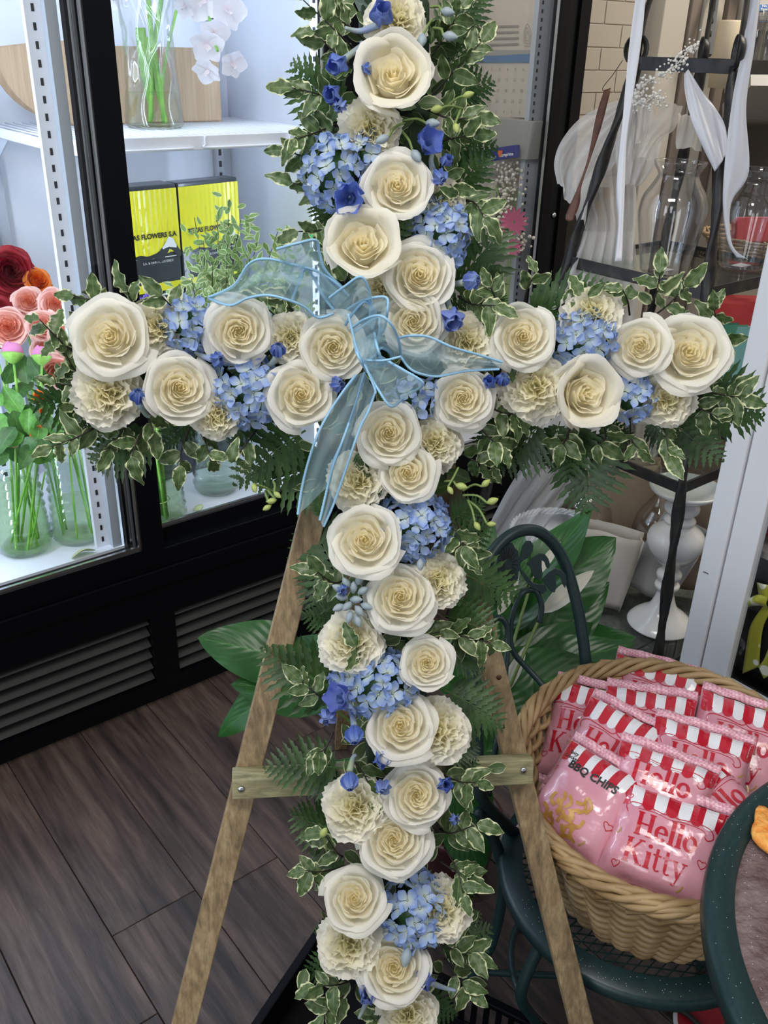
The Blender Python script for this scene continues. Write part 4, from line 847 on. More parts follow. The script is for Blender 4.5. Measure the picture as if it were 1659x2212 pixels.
bag3('kraft_bag', 'plain kraft paper bag leaning behind the clear vases of the lowest shelf', 1330, 1240, 2.72, 0.22, 0.30, M['kraft'], 0.12)
bag3('satin_pouch', 'silver grey satin pouch leaning between the glass vases', 1385, 1330, 2.55, 0.13, 0.22, M['silk'], -0.35)
bag3('kraft_bag', 'brown paper bag standing behind the white candlestick', 1470, 1330, 2.62, 0.20, 0.32, M['kraft'], 0.05)
bag3('cream_bag', 'cream paper bag with soft creases behind the tulle, under the third shelf', 1270, 1330, 2.50, 0.16, 0.22, M['paper'], -0.15)
# crate under the stand
M['greyw'] = wood('grey_wood', (0.16, 0.15, 0.14), (0.26, 0.25, 0.24), (0.36, 0.35, 0.33), (0, 0, 0), 1.0, 0.7, (30, 30, 1.5))
cg = thing('slatted_crate', 'weathered grey slatted crate standing on the floor under the iron stand', 'crate', L(EU, EW + 0.03, 0))
for i in range(13):
    for k in range(2):
        uu = EU - 0.25 + i * 0.042
        obj('slat', lbox(uu, uu + 0.036, EW - 0.235 + k * 0.46, EW - 0.225 + k * 0.46, 0.002, 0.165), M['greyw'], cg, bevel=0.001)
obj('top_board', lbox(EU - 0.25, EU + 0.29, EW - 0.22, EW + 0.22, 0.15, 0.165), M['greyw'], cg)
# --- greeting card rack on shelf three
cards = [(1548, 700, 'red_card', (0.50, 0.03, 0.03), 'red patterned gift envelope with a fluted edge, '), (1560, 820, 'green_card', (0.06, 0.20, 0.10), 'green envelope '), (1592, 830, 'teal_card', (0.10, 0.26, 0.24), 'teal envelope '), (1622, 825, 'orange_card', (0.55, 0.10, 0.03), 'orange envelope ')]
nm = ['foremost', 'second', 'third', 'rearmost']
for i in range(4):
    p = PD(1590 + i * 5, 688 - i * 7, 2.25 + 0.03 * i); ex = (RT * 0.97 - UP * 0.05).normalized(); up = (UP * 0.97 - RT * 0.25 + FWD * 0.2).normalized()
    t = thing('red_envelope', 'red gift envelope with fluted edge, %s of four right of the stand leg' % nm[i], 'envelope', p - up * 0.09, 'red envelopes in the card rack')
    poly = [p + ex * a + up * b for a, b in [(-0.075, -0.09), (-0.055, 0.018), (-0.048, 0.03), (-0.036, 0.03), (-0.034, 0.038), (0.08, 0.04), (0.08, -0.09)]]
    obj('envelope_body', prism(poly, ex.cross(up), 0.004), mat('red_card', (0.55, 0.03, 0.035), 0.45) if i == 0 else bpy.data.materials['red_card'], t)
    if i == 0: 
        for q in range(5): obj('leaf_print', tube([p + ex * (0.0 + q * 0.014) + up * (-0.03 + 0.006 * (q % 2)) - FWD * 0.006, p + ex * (0.006 + q * 0.014) + up * (-0.022) - FWD * 0.006, p + ex * (0.011 + q * 0.014) + up * (-0.03 + 0.008 * (q % 2)) - FWD * 0.006], 0.0016, 5), M['white'] if q % 2 else M['leafd'], t)
for i, (x, y, col, lb, dd) in enumerate([(1548, 770, (0.05, 0.22, 0.12), 'dark green envelope leaning at the left of the card rack', 2.2), (1568, 775, (0.07, 0.28, 0.17), 'green envelope second from the left in the card rack', 2.18), (1596, 780, (0.15, 0.34, 0.32), 'pale teal envelope in front of the orange one', 2.15), (1630, 775, (0.62, 0.14, 0.05), 'orange envelope at the right of the card rack', 2.2)]):
    p = PD(x, y, dd); ex = RT; up = (UP * 0.95 + RT * 0.3).normalized(); t = thing('envelope', lb, 'envelope', p - up * 0.08, 'envelopes in the card rack')
    obj('envelope_body', box(p, ex * 0.028, up * 0.085, ex.cross(up) * 0.002), mat('card_' + lb.split()[0], col, 0.5), t)
# wicker tray with boxes, seen through the right vase
wt = thing('wicker_tray', 'shallow wicker tray holding red cards, seen through the right glass vase', 'tray', PD(1640, 560, 2.5))
weave(wt, V3(wt.location), 0.10, 0.15, 0.07, 7, 20, 0.004, noisy('tan_wicker', (0.40, 0.27, 0.14), (0.55, 0.40, 0.24), 30, 0.6), sx=1.1)
rb = obj('red_box', box(PD(1632, 500, 2.5), RT * 0.06, UP * 0.035, FWD * 0.02), bpy.data.materials['red_card'], bevel=0.003); tag(rb, 'red box lying in the wicker tray behind the right vase', 'box')
M['satin'] = translucent(mat('white_satin', (0.80, 0.82, 0.88), 0.35, Sheen_Weight=0.4), 0.25)
M['tulle'] = sheer('white_tulle', (0.96, 0.96, 0.96), 0.6); M['tulle2'] = sheer('ivory_organza', (0.92, 0.88, 0.80), 0.62); M['gtulle'] = sheer('grey_tulle', (0.62, 0.64, 0.67), 0.5)
def px3(pts, d): return [PD(p[0], p[1], p[2] if len(p) > 2 else d) for p in pts]
def cloth(name, label, A, B, d, m, cat='fabric', ripples=6, amp=0.012, n=8, mm=24, solid=0.0, parent=None, group=None, seed=0):
    rr = random.Random(seed); ph = rr.random() * 6
    g = strip(px3(A, d), px3(B, d), n, mm, lambda s, t: -FWD * (amp * (0.3 + 0.7 * s) * math.sin(t * PI * ripples + ph + 1.3 * math.sin(s * 4 + ph)) + amp * 0.4 * math.sin(t * PI * ripples * 2.3 + s * 7)))
    o = obj(name, g, m, parent, True, solid=solid)
    if not parent: tag(o, label, cat, group)
    return o
vt = thing('tulle_veil', 'white gathered tulle veil hanging from the top corner of the iron stand', 'veil', PD(1300, 600, 2.0))
cloth('tulle_layer', '', [(1335, 215), (1260, 250), (1215, 300), (1198, 350), (1205, 395)], [(1360, 260), (1340, 330), (1310, 380), (1280, 420), (1262, 490)], 2.22, M['tulle'], parent=vt, ripples=5, amp=0.02)
cloth('tulle_layer', '', [(1345, 215), (1250, 330), (1240, 420), (1265, 480), (1230, 590), (1190, 640)], [(1370, 250), (1365, 330), (1375, 420), (1370, 520), (1360, 620), (1320, 680)], 2.26, M['tulle'], parent=vt, ripples=11, amp=0.018, seed=2)
cloth('tulle_layer', '', [(1370, 200), (1340, 260), (1330, 330), (1340, 400)], [(1400, 230), (1430, 290), (1420, 350), (1385, 400)], 2.20, M['tulle'], parent=vt, ripples=7, amp=0.014, seed=3)
cloth('tulle_layer', '', [(1250, 500), (1230, 570), (1200, 640), (1150, 800), (1120, 960)], [(1370, 500), (1375, 570), (1380, 640), (1350, 800), (1290, 960)], 2.30, M['tulle'], parent=vt, ripples=13, amp=0.015, seed=4)
vo = thing('organza_bow', 'ivory organza bow with stiff pointed ends hanging inside the iron stand', 'bow', PD(1440, 300, 1.98))
cloth('organza_end', '', [(1432, 220), (1408, 262), (1395, 300), (1378, 340)], [(1475, 230), (1460, 275), (1430, 300), (1405, 345)], 1.98, M['tulle2'], parent=vo, ripples=2, amp=0.008)
cloth('organza_end', '', [(1375, 225), (1375, 275), (1372, 310)], [(1410, 220), (1415, 270), (1400, 320)], 1.99, M['tulle2'], parent=vo, ripples=3, amp=0.01, seed=2)
cloth('organza_end', '', [(1465, 245), (1462, 280), (1463, 320)], [(1495, 250), (1512, 285), (1518, 325)], 1.97, M['tulle2'], parent=vo, ripples=2, amp=0.008, seed=5)
cloth('grey_tulle_drape', 'long grey tulle drape falling behind the cross to the right of the easel', [(1180, 930), (1120, 1020), (1075, 1100), (1030, 1190)], [(1320, 930), (1270, 1020), (1200, 1110), (1130, 1200)], 2.15, M['gtulle'], ripples=7, amp=0.02, seed=6)
cloth('satin_ribbon', 'long white satin ribbon hanging down in front of the left scroll of the stand', [(1375, -20), (1358, 110), (1345, 260), (1332, 400), (1335, 480), (1328, 565)], [(1395, -20), (1388, 60), (1378, 140), (1356, 290), (1349, 420), (1342, 565)], 1.80, M['satin'], cat='ribbon', ripples=1, amp=0.004, mm=6, group='white satin ribbons on the stand', solid=0.0006)
cloth('satin_ribbon', 'broad folded white satin ribbon slanting down between the stand legs', [(1478, 160), (1480, 200), (1495, 260), (1520, 320), (1545, 370)], [(1486, 150), (1515, 190), (1545, 230), (1566, 275), (1572, 330)], 1.88, M['satin'], cat='ribbon', ripples=2, amp=0.006, mm=10, group='white satin ribbons on the stand', solid=0.0006)
cloth('satin_ribbon', 'white satin ribbon falling beside the right leg and curling into the right vase', [(1618, -20), (1605, 100), (1585, 200), (1568, 330), (1562, 440), (1572, 520), (1592, 556)], [(1645, -20), (1630, 100), (1612, 230), (1618, 370), (1580, 440), (1584, 530), (1618, 560)], 1.86, M['satin'], cat='ribbon', ripples=1.5, amp=0.004, mm=8, group='white satin ribbons on the stand', solid=0.0006)
# beaded headband
M['pearl'] = mat('pearl_bead', (0.85, 0.83, 0.78), 0.2, Coat_Weight=0.6)
hb = thing('beaded_garland', 'pearl beaded bridal garland curving over the ribbon under the top bar of the stand', 'garland', PD(1430, 160, 1.9))
hp = cr(px3([(1500, 95, 1.92), (1480, 118, 1.9), (1455, 145, 1.9), (1420, 165, 1.88), (1388, 185, 1.88), (1372, 215, 1.88), (1385, 225, 1.88), (1410, 212, 1.88), (1428, 215, 1.88)], 1.9), 6)
obj('wire', tube(hp, 0.0012, 5), M['pearl'], hb, True)
gs = []; rd = random.Random(8)
for i in range(300):
    p = hp[int(i / 300 * len(hp))] + V3((rd.gauss(0, .007), rd.gauss(0, .006), rd.gauss(0, .007))); r = rd.uniform(0.0016, 0.0036); gs.append(lathe([(0, -r), (r * .87, -r * .5), (r, 0), (r * .87, r * .5), (0, r)], 6, p))
o = obj('bead_mass', merge(*gs), M['pearl'], hb, True); o['kind'] = 'stuff'
# leather strap
M['leather'] = noisy('brown_leather', (0.06, 0.02, 0.012), (0.13, 0.045, 0.03), 30, 0.45)
lsx = thing('leather_strap', 'narrow brown leather strap hanging along the left leg of the iron stand', 'strap', PD(1285, 330, 2.04))
obj('strap', strip(px3([(1305, 195), (1288, 250), (1270, 340), (1250, 400), (1222, 465), (1228, 478)], 2.04), px3([(1320, 190), (1300, 270), (1275, 345), (1256, 402), (1252, 440), (1238, 476)], 2.04), 6, 3), M['leather'], lsx, True, solid=0.003)
obj('cord', tube(cr(px3([(1345, 130), (1325, 160), (1302, 190), (1310, 200)], 2.04), 5), 0.0009, 5), M['twig'], lsx, True)
# --- background: curtain window, uprights, shelf unit
M['brickw'] = mat('window_brick', (0.55, 0.49, 0.40), 0.8); M['brickj'] = mat('window_joint', (0.47, 0.42, 0.34), 0.9); M['ywall'] = noisy('blurred_flowers', (0.02, 0.015, 0.005), (0.42, 0.24, 0.02), 9, 0.8, lo=0.5, hi=0.72)
wn = obj('window_1', lbox(2.16, 2.75, 2.10, 2.12, 0.7, 2.3), M['brickj']); wn['kind'] = 'structure'
for r_ in range(16):
    for c_ in range(3):
        uu = 2.17 + c_ * 0.19 + (0.09 if r_ % 2 else 0); obj('brick', lbox(uu, min(uu + 0.1865, 2.745), 2.097, 2.10, 0.98 + r_ * 0.065, 0.98 + r_ * 0.065 + 0.0625), M['brickw'], wn, bevel=0.002)
for i, (uu, wd_, col) in enumerate(((2.150, 0.05, 'iron'), (2.78, 0.13, 'cream'), (2.93, 0.05, 'tan'), (3.0, 0.11, 'cream'), (3.14, 0.05, 'tan'), (3.22, 0.12, 'cream'), (3.36, 0.06, 'iron'))):
    o = obj('trim_%d' % (i + 1), lbox(uu, uu + wd_, 2.05, 2.11 + 0.01 * (i % 2), 0.0, 2.8), M[col], bevel=0.004); o['kind'] = 'structure'
yf = obj('flower_display', box(PD(1250, 520, 2.95), RT * 0.1, UP * 0.17, FWD * 0.01), M['ywall']); tag(yf, 'dim yellow flower display behind the tulle at the left of the stand', 'display')
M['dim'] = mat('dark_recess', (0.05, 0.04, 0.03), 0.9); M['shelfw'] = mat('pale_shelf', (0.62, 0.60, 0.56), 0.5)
su_ = thing('shelf_unit', 'cream wall shelving behind the iron stand, holding cylinder vases and a box', 'shelf', PD(1620, 250, 3.1))
q = lambda x, y, d=3.1: PD(x, y, d)
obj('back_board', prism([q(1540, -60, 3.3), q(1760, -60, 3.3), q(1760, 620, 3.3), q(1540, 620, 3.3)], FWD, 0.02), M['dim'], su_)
obj('shelf_board', prism([q(1590, 190), q(1800, 190), q(1800, 225), q(1590, 222)], FWD, 0.25), M['shelfw'], su_)
obj('shelf_board', prism([q(1590, -60), q(1800, -60), q(1800, -30), q(1590, -30)], FWD, 0.25), M['shelfw'], su_)
up_ = obj('slotted_upright', prism([q(1540, -40, 3.0), q(1556, -40, 3.0), q(1536, 120, 3.0), q(1520, 120, 3.0)], FWD, 0.02), M['gasket'], su_)
for k in range(6): obj('keyhole', tube(px3([(1546 - k * 4.2, -16 + k * 28, 2.985), (1545 - k * 4.2, -6 + k * 28, 2.985)], 3), 0.006, 8), M['dark'], up_, True)
lm_ = thing('pillar_candle', 'warm ivory pillar standing behind the top bar of the stand', 'candle', PD(1553, 190, 2.9)); obj('candle_body', lathe([(0.035, 0), (0.035, 0.185), (0.0335, 0.19)], 24, lm_.location), mat('ivory_wax', (0.80, 0.68, 0.48), 0.5), lm_, True)
for i, (x, y, h) in enumerate(((1612, 186, 0.22), (1640, 186, 0.23), (1665, 186, 0.22))):
    vase('cylinder_vase', ['slim clear cylinder vase left in the row under the envelope box', 'slim clear cylinder vase in the middle of the row under the envelope box', 'slim clear cylinder vase cut off by the right edge of the picture'][i], PD(x, y, 3.02), [(0.019, 0), (0.02, 0.002), (0.02, h)], M['vglass'], seg=20, group='cylinder vases on the wall shelf')
eb = thing('envelope_box', 'white carton with a blue label reading No. 5 Envelopes, top right', 'box', PD(1660, 48, 3.0))
obj('carton_body', prism([q(1630, -40, 2.98), q(1720, -40, 2.98), q(1720, 56, 2.98), q(1633, 54, 2.98)], FWD, 0.06), M['paper'], eb)
obj('label_panel', prism([q(1636, 10, 2.945), q(1700, 10, 2.945), q(1700, 24, 2.945), q(1636, 24, 2.945)], FWD, 0.001), mat('label_blue', (0.02, 0.16, 0.48), 0.5), eb)
obj('lettering', text_on('No. 5', 0.0115, q(1655, 13, 2.943), RT, UP, bold=0.0003), M['white'], eb); obj('lettering', text_on('Envelopes', 0.0115, q(1659, 20, 2.943), RT, UP, bold=0.0003), M['white'], eb)
for k in range(3): obj('print_line', box(q(1650, 30 + k * 5, 2.947), RT * 0.018, UP * 0.0006, FWD * 0.0004), M['inkg'], eb)
obj('label_rule', box(q(1670, 46, 2.947), RT * 0.045, UP * 0.001, FWD * 0.0004), bpy.data.materials['label_blue'], eb)
# ---------------------------------------------------------------- white framed glass door at the right
M['wpaint'] = noisy('white_paint', (0.80, 0.82, 0.86), (0.86, 0.88, 0.92), 3, 0.4, bump=0.05)
FU = 1.60
def Q(x, y, u_=FU): return PP(x, y, U * u_, U)
wl_, wg, wi = Q(1571, 950).dot(W), Q(1620, 950).dot(W), Q(1563, 1473).dot(W); zr = Q(1563, 1473).z
df = thing('display_case', 'white painted glass-fronted case with black interior at the right edge', 'display case', L(FU + 0.15, wi - 0.3, 0))
obj('frame_stile', lbox(FU - 0.006, FU + 0.02, wg, wl_, 0.0, 2.2), M['wpaint'], df, bevel=0.003)
obj('door_stile', lbox(FU + 0.002, FU + 0.03, wi, wg - 0.003, 0.0, 2.2), M['wpaint'], df, bevel=0.003)
obj('bottom_rail', lbox(FU + 0.004, FU + 0.03, wi - 0.7, wi - 0.0005, zr - 0.2, zr), M['wpaint'], df, bevel=0.003)
obj('glass_pane', lbox(FU + 0.018, FU + 0.021, wi - 0.7, wi, zr, 2.2), M['pane'], df)
obj('case_shell', merge(lbox(FU + 0.03, FU + 0.45, wl_ - 0.02, wl_, 0, 2.2), lbox(FU + 0.03, FU + 0.45, wi - 0.72, wi - 0.70, 0, 2.2)), M['wpaint'], df)
obj('case_back', lbox(FU + 0.44, FU + 0.46, wi - 0.7, wl_, 0, 2.2), M['blackm'], df)
obj('case_floor', lbox(FU + 0.03, FU + 0.44, wi - 0.7, wl_ - 0.02, zr - 0.06, zr - 0.04), M['blackm'], df)
obj('case_shelf', lbox(FU + 0.06, FU + 0.44, wi - 0.7, wl_ - 0.02, 0.62, 0.635), M['paper2'], df)
obj('pencil_mark', tube([Q(1519, 1235, FU - 0.0075), Q(1525, 1237, FU - 0.0075), Q(1530, 1240, FU - 0.0075)], 0.0008, 5), M['ink2'], df)
bb_ = obj('black_cushion', box(Q(1700, 1390, FU + 0.12), W * 0.16, U * 0.05, Z * 0.10), M['ink2'], bevel=0.03); tag(bb_, 'black glossy bag inside the white display case behind the yellow bow', 'bag')
M['ydot'] = mat('yellow_ribbon', (0.42, 0.42, 0.03), 0.45, Sheen_Weight=0.3)
n_, l_, b_ = nodes(M['ydot']); tc = n_.new('ShaderNodeTexCoord'); vo_ = n_.new('ShaderNodeTexVoronoi'); vo_.inputs['Scale'].default_value = 26; vo_.inputs['Randomness'].default_value = 0.3; l_.new(tc.outputs['Object'], vo_.inputs['Vector'])
r_ = ramp(n_, [(0.30, (0.85, 0.85, 0.72)), (0.34, (0.42, 0.42, 0.03))]); l_.new(vo_.outputs['Distance'], r_.inputs[0]); l_.new(r_.outputs[0], b_.inputs['Base Color'])
yb = thing('dotted_bow', 'yellow ribbon bow with white dots behind the glass at the right edge', 'bow', Q(1640, 1400, FU + 0.05))
f = FU + 0.045
obj('ribbon_tail', strip([Q(1648, 1310, f), Q(1622, 1350, f), Q(1612, 1400, f), Q(1604, 1455, f)], [Q(1668, 1315, f), Q(1650, 1350, f), Q(1643, 1390, f), Q(1640, 1440, f)], 5, 5), M['ydot'], yb, True, solid=0.0015)
obj('ribbon_tail', strip([Q(1660, 1400, f - .005), Q(1650, 1425, f - .005), Q(1638, 1440, f - .005)], [Q(1690, 1420, f - .005), Q(1675, 1450, f - .005), Q(1650, 1466, f - .005)], 5, 5), M['ydot'], yb, True, solid=0.0015)
obj('ribbon_loop', strip([Q(1660, 1290, f - .01), Q(1635, 1285, f - .02), Q(1606, 1303, f - .01)], [Q(1662, 1315, f), Q(1640, 1308, f - .01), Q(1606, 1312, f)], 5, 5, lambda s, t: -U * 0.01 * math.sin(t * PI)), M['ydot'], yb, True, solid=0.0015)
obj('ribbon_loop', strip([Q(1635, 1258, f), Q(1650, 1262, f - .01), Q(1668, 1265, f)], [Q(1640, 1290, f), Q(1652, 1296, f - .01), Q(1668, 1300, f)], 5, 5), M['ydot'], yb, True, solid=0.0015)
pk = obj('pink_balloon', lathe([(0, -.05), (.035, -.035), (.05, 0), (.035, .04), (0, .055)], 20, Q(1690, 1120, FU + 0.12)), mat('magenta_gloss', (0.45, 0.02, 0.10), 0.25), None, True); tag(pk, 'dark pink rounded ornament just inside the glass at the right edge', 'ornament')
# ================================================================ PEACE LILY
pot_p = PZ(985, 1985, 0.0) + V3((0, 0.12, 0))
pl = thing('peace_lily', 'peace lily with broad glossy leaves and white spathes in a pot behind the cross', 'plant', pot_p)
M['pot'] = mat('dark_red_pot', (0.07, 0.02, 0.02), 0.4); M['soil'] = noisy('soil', (0.015, 0.01, 0.008), (0.05, 0.035, 0.025), 60, 0.9)
obj('pot', lathe([(0.0005, 0), (0.065, 0), (0.068, 0.005), (0.088, 0.14), (0.094, 0.142), (0.094, 0.158), (0.086, 0.158), (0.082, 0.12), (0.0005, 0.12)], 40, pot_p + Z * 0.004), M['pot'], pl, True)
obj('soil', lathe([(0.0005, 0.126), (0.06, 0.128), (0.081, 0.124)], 24, pot_p), M['soil'], pl, True)
sl = thing('pot_saucer', 'clear plastic saucer bowl around the pot of the peace lily', 'saucer', pot_p)
obj('saucer_body', lathe([(0.0005, 0), (0.08, 0), (0.12, 0.045), (0.124, 0.046), (0.124, 0.049), (0.119, 0.048), (0.079, 0.003), (0.0005, 0.003)], 48, pot_p), M['vglass'], sl, True)
LILY = [leaf_mesh('leaf', 0.24, M['lily'], 0.02, 0.05, d, nu=8, nv=14, seed=40 + i, wl=1.5) for i, d in enumerate((0.15, 0.35, 0.55, 0.02))]
def lily_leaf(x0, y0, d0, x1, y1, d1, k, wpx, nx=0.0, ny=0.2):
    a, b = PD(x0, y0, d0), PD(x1, y1, d1); ln = (b - a).length; wd = wpx * (d0 + d1) / 2 / FPX
    base = pot_p + V3((R0.uniform(-.02, .02), R0.uniform(-.02, .02), 0.13)); nz = -ray((x0 + x1) / 2, (y0 + y1) / 2).normalized() + RT * nx + UP * ny
    st_ = obj('petiole', tube(cr([base, base.lerp(a, 0.6) + Z * 0.03, a], 6), [0.004 - 0.00015 * i for i in range(13)], 6), M['stem'], pl, True)
    inst('leaf', LILY[k], st_, frame(a, nz, b - a, ln, wd / 0.36))
R0 = random.Random(2)
for a in [(665, 1435, 1.62, 425, 1368, 1.62, 0, 118, 0, .3), (640, 1470, 1.60, 422, 1550, 1.55, 1, 80, -.4, .3), (740, 1500, 1.6, 500, 1455, 1.56, 3, 110, 0, .5), (720, 1450, 1.64, 640, 1380, 1.62, 1, 90, 0, 0),
          (1130, 1330, 1.78, 1315, 1175, 1.85, 3, 130, .1, .1), (1080, 1370, 1.76, 1300, 1165, 1.86, 0, 100, -.5, .2), (1110, 1440, 1.74, 1310, 1260, 1.82, 3, 110, .3, .1), (1080, 1440, 1.7, 1372, 1372, 1.8, 1, 100, .2, .2),
          (1080, 1470, 1.66, 1350, 1420, 1.74, 0, 90, 0, .4), (1060, 1320, 1.75, 1140, 1170, 1.8, 0, 70, -.3, 0), (1010, 1430, 1.68, 1090, 1210, 1.74, 1, 90, 0, 0), (1060, 1480, 1.64, 1300, 1480, 1.68, 3, 120, 0, .3),
          (1040, 1560, 1.6, 1130, 1400, 1.66, 0, 120, 0, .1), (1010, 1600, 1.6, 1080, 1440, 1.64, 1, 90, 0, 0), (990, 1330, 1.66, 1060, 1150, 1.74, 0, 70, 0, 0), (1020, 1650, 1.58, 1120, 1560, 1.6, 0, 90, 0, 0), (980, 1700, 1.58, 1060, 1780, 1.56, 1, 100, 0, .2),
          (780, 1640, 1.6, 680, 1780, 1.55, 1, 90, -.2, .3), (960, 1500, 1.66, 1010, 1350, 1.7, 0, 90, 0, 0), (990, 1760, 1.56, 1040, 1880, 1.52, 2, 90, 0, .2), (1050, 1400, 1.72, 1180, 1360, 1.7, 2, 90, 0, .4), (1090, 1300, 1.7, 1130, 1180, 1.76, 1, 60, .4, 0)]:
    lily_leaf(*a)
for i in range(9):
    p = pot_p + V3((R0.uniform(-.04, .04), R0.uniform(-.04, .04), 0.13)); q = PD(1000 + i * 13, 1400 + 30 * (i % 3), 1.66)
    obj('petiole', tube(cr([p, p.lerp(q, .5) + V3((.01, 0, .02)), q], 5), 0.0038, 6), M['vstem'] if i % 3 == 0 else M['stem'], pl, True)
M['spathe'] = translucent(mat('spathe_white', (0.86, 0.83, 0.72), 0.5), 0.3)
SP = leaf_mesh('spathe', 0.20, M['spathe'], 0.02, 0.22, 0.15, nu=6, nv=10, seed=60, wl=1)
for x0, y0, x1, y1, d, w_ in ((1170, 1325, 1290, 1225, 1.66, 34), (1085, 1500, 1140, 1390, 1.6, 24), (1075, 1330, 1125, 1230, 1.68, 22), (1150, 1250, 1215, 1165, 1.72, 18)):
    a, b = PD(x0, y0, d), PD(x1, y1, d + 0.02); inst('spathe', SP, pl, frame(a, -FWD + UP * 0.3, b - a, (b - a).length, w_ * d / FPX / 0.3))
    obj('flower_stalk', tube(cr([pot_p + Z * 0.13, PD((x0 + 1030) / 2, (y0 + 1650) / 2, 1.6), a], 6), 0.003, 6), M['stem'], pl, True)
# ================================================================ CHAIR WITH MESH SEAT
M['green'] = noisy('dark_green_metal', (0.008, 0.028, 0.030), (0.016, 0.044, 0.046), 160, 0.38, lo=0.3, hi=0.8)
SC = V3((0.4274, 1.0453, 0.38)); SR = 0.205
ch = thing('bistro_chair', 'dark green metal garden chair with round mesh seat and arched flower back', 'chair', V3((SC.x, SC.y, 0)))
circ = lambda c, r, n=64: [V3(c) + V3((r * math.cos(2 * PI * i / n), r * math.sin(2 * PI * i / n), 0)) for i in range(n)]
obj('seat_rim', lathe([(SR - 0.018, -0.002), (SR + 0.014, -0.004), (SR + 0.020, -0.010), (SR + 0.020, -0.024), (SR + 0.014, -0.030), (SR + 0.010, -0.012), (SR - 0.016, -0.010), (SR - 0.018, -0.002)], 72, SC), M['green'], ch, True)
gs = []; c_, s_ = math.cos(math.radians(18)), math.sin(math.radians(18)); R1 = SR - 0.016; dx, dy = 0.030, 0.0145
for i in range(-40, 41):
    for sg in (-1, 1):
        # long diagonal wires of the expanded metal, clipped to the round seat
        k = dy / dx * sg; off = i * dy; A_, B_, C_ = 1 + k * k, 2 * k * off, off * off - R1 * R1; D_ = B_ * B_ - 4 * A_ * C_
        if D_ <= 0: continue
        x0, x1 = (-B_ - math.sqrt(D_)) / 2 / A_, (-B_ + math.sqrt(D_)) / 2 / A_
        P_ = [SC + V3((x * c_ - (k * x + off) * s_, x * s_ + (k * x + off) * c_, -0.006 + 0.0008 * sg)) for x in (x0, x1)]
        gs.append(box((P_[0] + P_[1]) / 2, (P_[1] - P_[0]) / 2, (P_[1] - P_[0]).cross(Z).normalized() * 0.0008, Z * 0.0007))
o = obj('seat_mesh', merge(*gs), M['green'], ch); o['kind'] = 'stuff'
for a in (0.5, 2.2, 3.75, 5.3):
    r = SR + 0.005; d = V3((math.cos(a), math.sin(a), 0)); top = SC + d * r - Z * 0.02
    obj('leg', tube(cr([top, top + d * 0.03 - Z * 0.10, SC + d * (r - 0.02) + Z * (-0.25), SC + d * (r + 0.02) - Z * 0.379], 8), 0.009, 10), M['green'], ch, True)
    obj('foot', lathe([(0.011, -0.378), (0.012, -0.374), (0.012, -0.36), (0.009, -0.355)], 10, V3((SC.x, SC.y, SC.z)) + d * (r + 0.02)), M['twig'], ch, True)
obj('stretcher_ring', tube(circ(SC - Z * 0.24, SR - 0.02, 48), 0.0055, 8, True), M['green'], ch, True)
# arched back: stands on the rear of the rim, plane seen at a slant
def BK(x, y, d=1.58): return PD(x, y, d + (x - 1265) * -0.0004)
arch = px3([(1268, 1480, 1.60), (1262, 1400, 1.60), (1245, 1300, 1.60), (1215, 1205, 1.60), (1170, 1152, 1.58), (1120, 1148, 1.56), (1075, 1180, 1.54), (1045, 1235, 1.52), (1025, 1330, 1.50), (1018, 1450, 1.48), (1030, 1600, 1.48)], 1)
foot1 = SC + V3((0.02, SR + 0.005, -0.01)); foot2 = SC + V3((-SR * 0.93, 0.08, -0.01))
obj('back_arch', tube(cr([foot1, PD(1268, 1560, 1.60)] + arch + [PD(1040, 1720, 1.47), foot2], 8), 0.0105, 12), M['green'], ch, True)
obj('scroll_bar', tube(cr(px3([(1165, 1345, 1.57), (1170, 1310, 1.57), (1160, 1280, 1.57), (1145, 1274, 1.57), (1125, 1285, 1.56), (1108, 1325, 1.56), (1102, 1370, 1.56), (1110, 1410, 1.56), (1145, 1450, 1.56), (1175, 1485, 1.55), (1190, 1530, 1.54)], 1), 6), 0.0052, 8), M['green'], ch, True)
obj('scroll_bar', tube(cr(px3([(1062, 1345, 1.54), (1075, 1334, 1.54), (1092, 1345, 1.54), (1098, 1380, 1.54), (1092, 1450, 1.53), (1085, 1530, 1.52), (1070, 1620, 1.50), (1055, 1720, 1.48)], 1), 6), 0.0052, 8), M['green'], ch, True)
obj('side_loop', tube(cr(px3([(1031, 1749, 1.48), (1074, 1832, 1.5), (1087, 1915, 1.52), (1064, 2031, 1.56), (1031, 2087, 1.58), (1010, 2120, 1.6)], 1), 8), 0.0095, 10), M['green'], ch, True)
obj('stretcher', tube(cr(px3([(1020, 2098, 1.62), (1120, 2104, 1.62), (1240, 2112, 1.62), (1380, 2150, 1.62)], 1), 6), 0.006, 8), M['green'], ch, True)
def plate(pts, d=1.565, th=0.004, name='flower_ornament'): return obj(name, prism([PD(x, y, d) for x, y in pts], FWD, th), M['green'], ch, bevel=0.0008)
import math as _m
fl_ = []
for i in range(40):
    a = 2 * PI * i / 40; r = 1 + 0.05 * math.cos(a * 10); fl_.append((1098 + 25 * r * math.cos(a), 1220 + 48 * r * math.sin(a)))
plate(fl_)
gs = [tube([PD(1098 + 8 * math.cos(a), 1220 + 14 * math.sin(a), 1.5615), PD(1098 + 20 * math.cos(a), 1220 + 38 * math.sin(a), 1.5615)], 0.0006, 4) for a in [2 * PI * i / 22 for i in range(22)]]
obj('engraved_line', merge(*gs), M['twig'], ch)['kind'] = 'stuff'
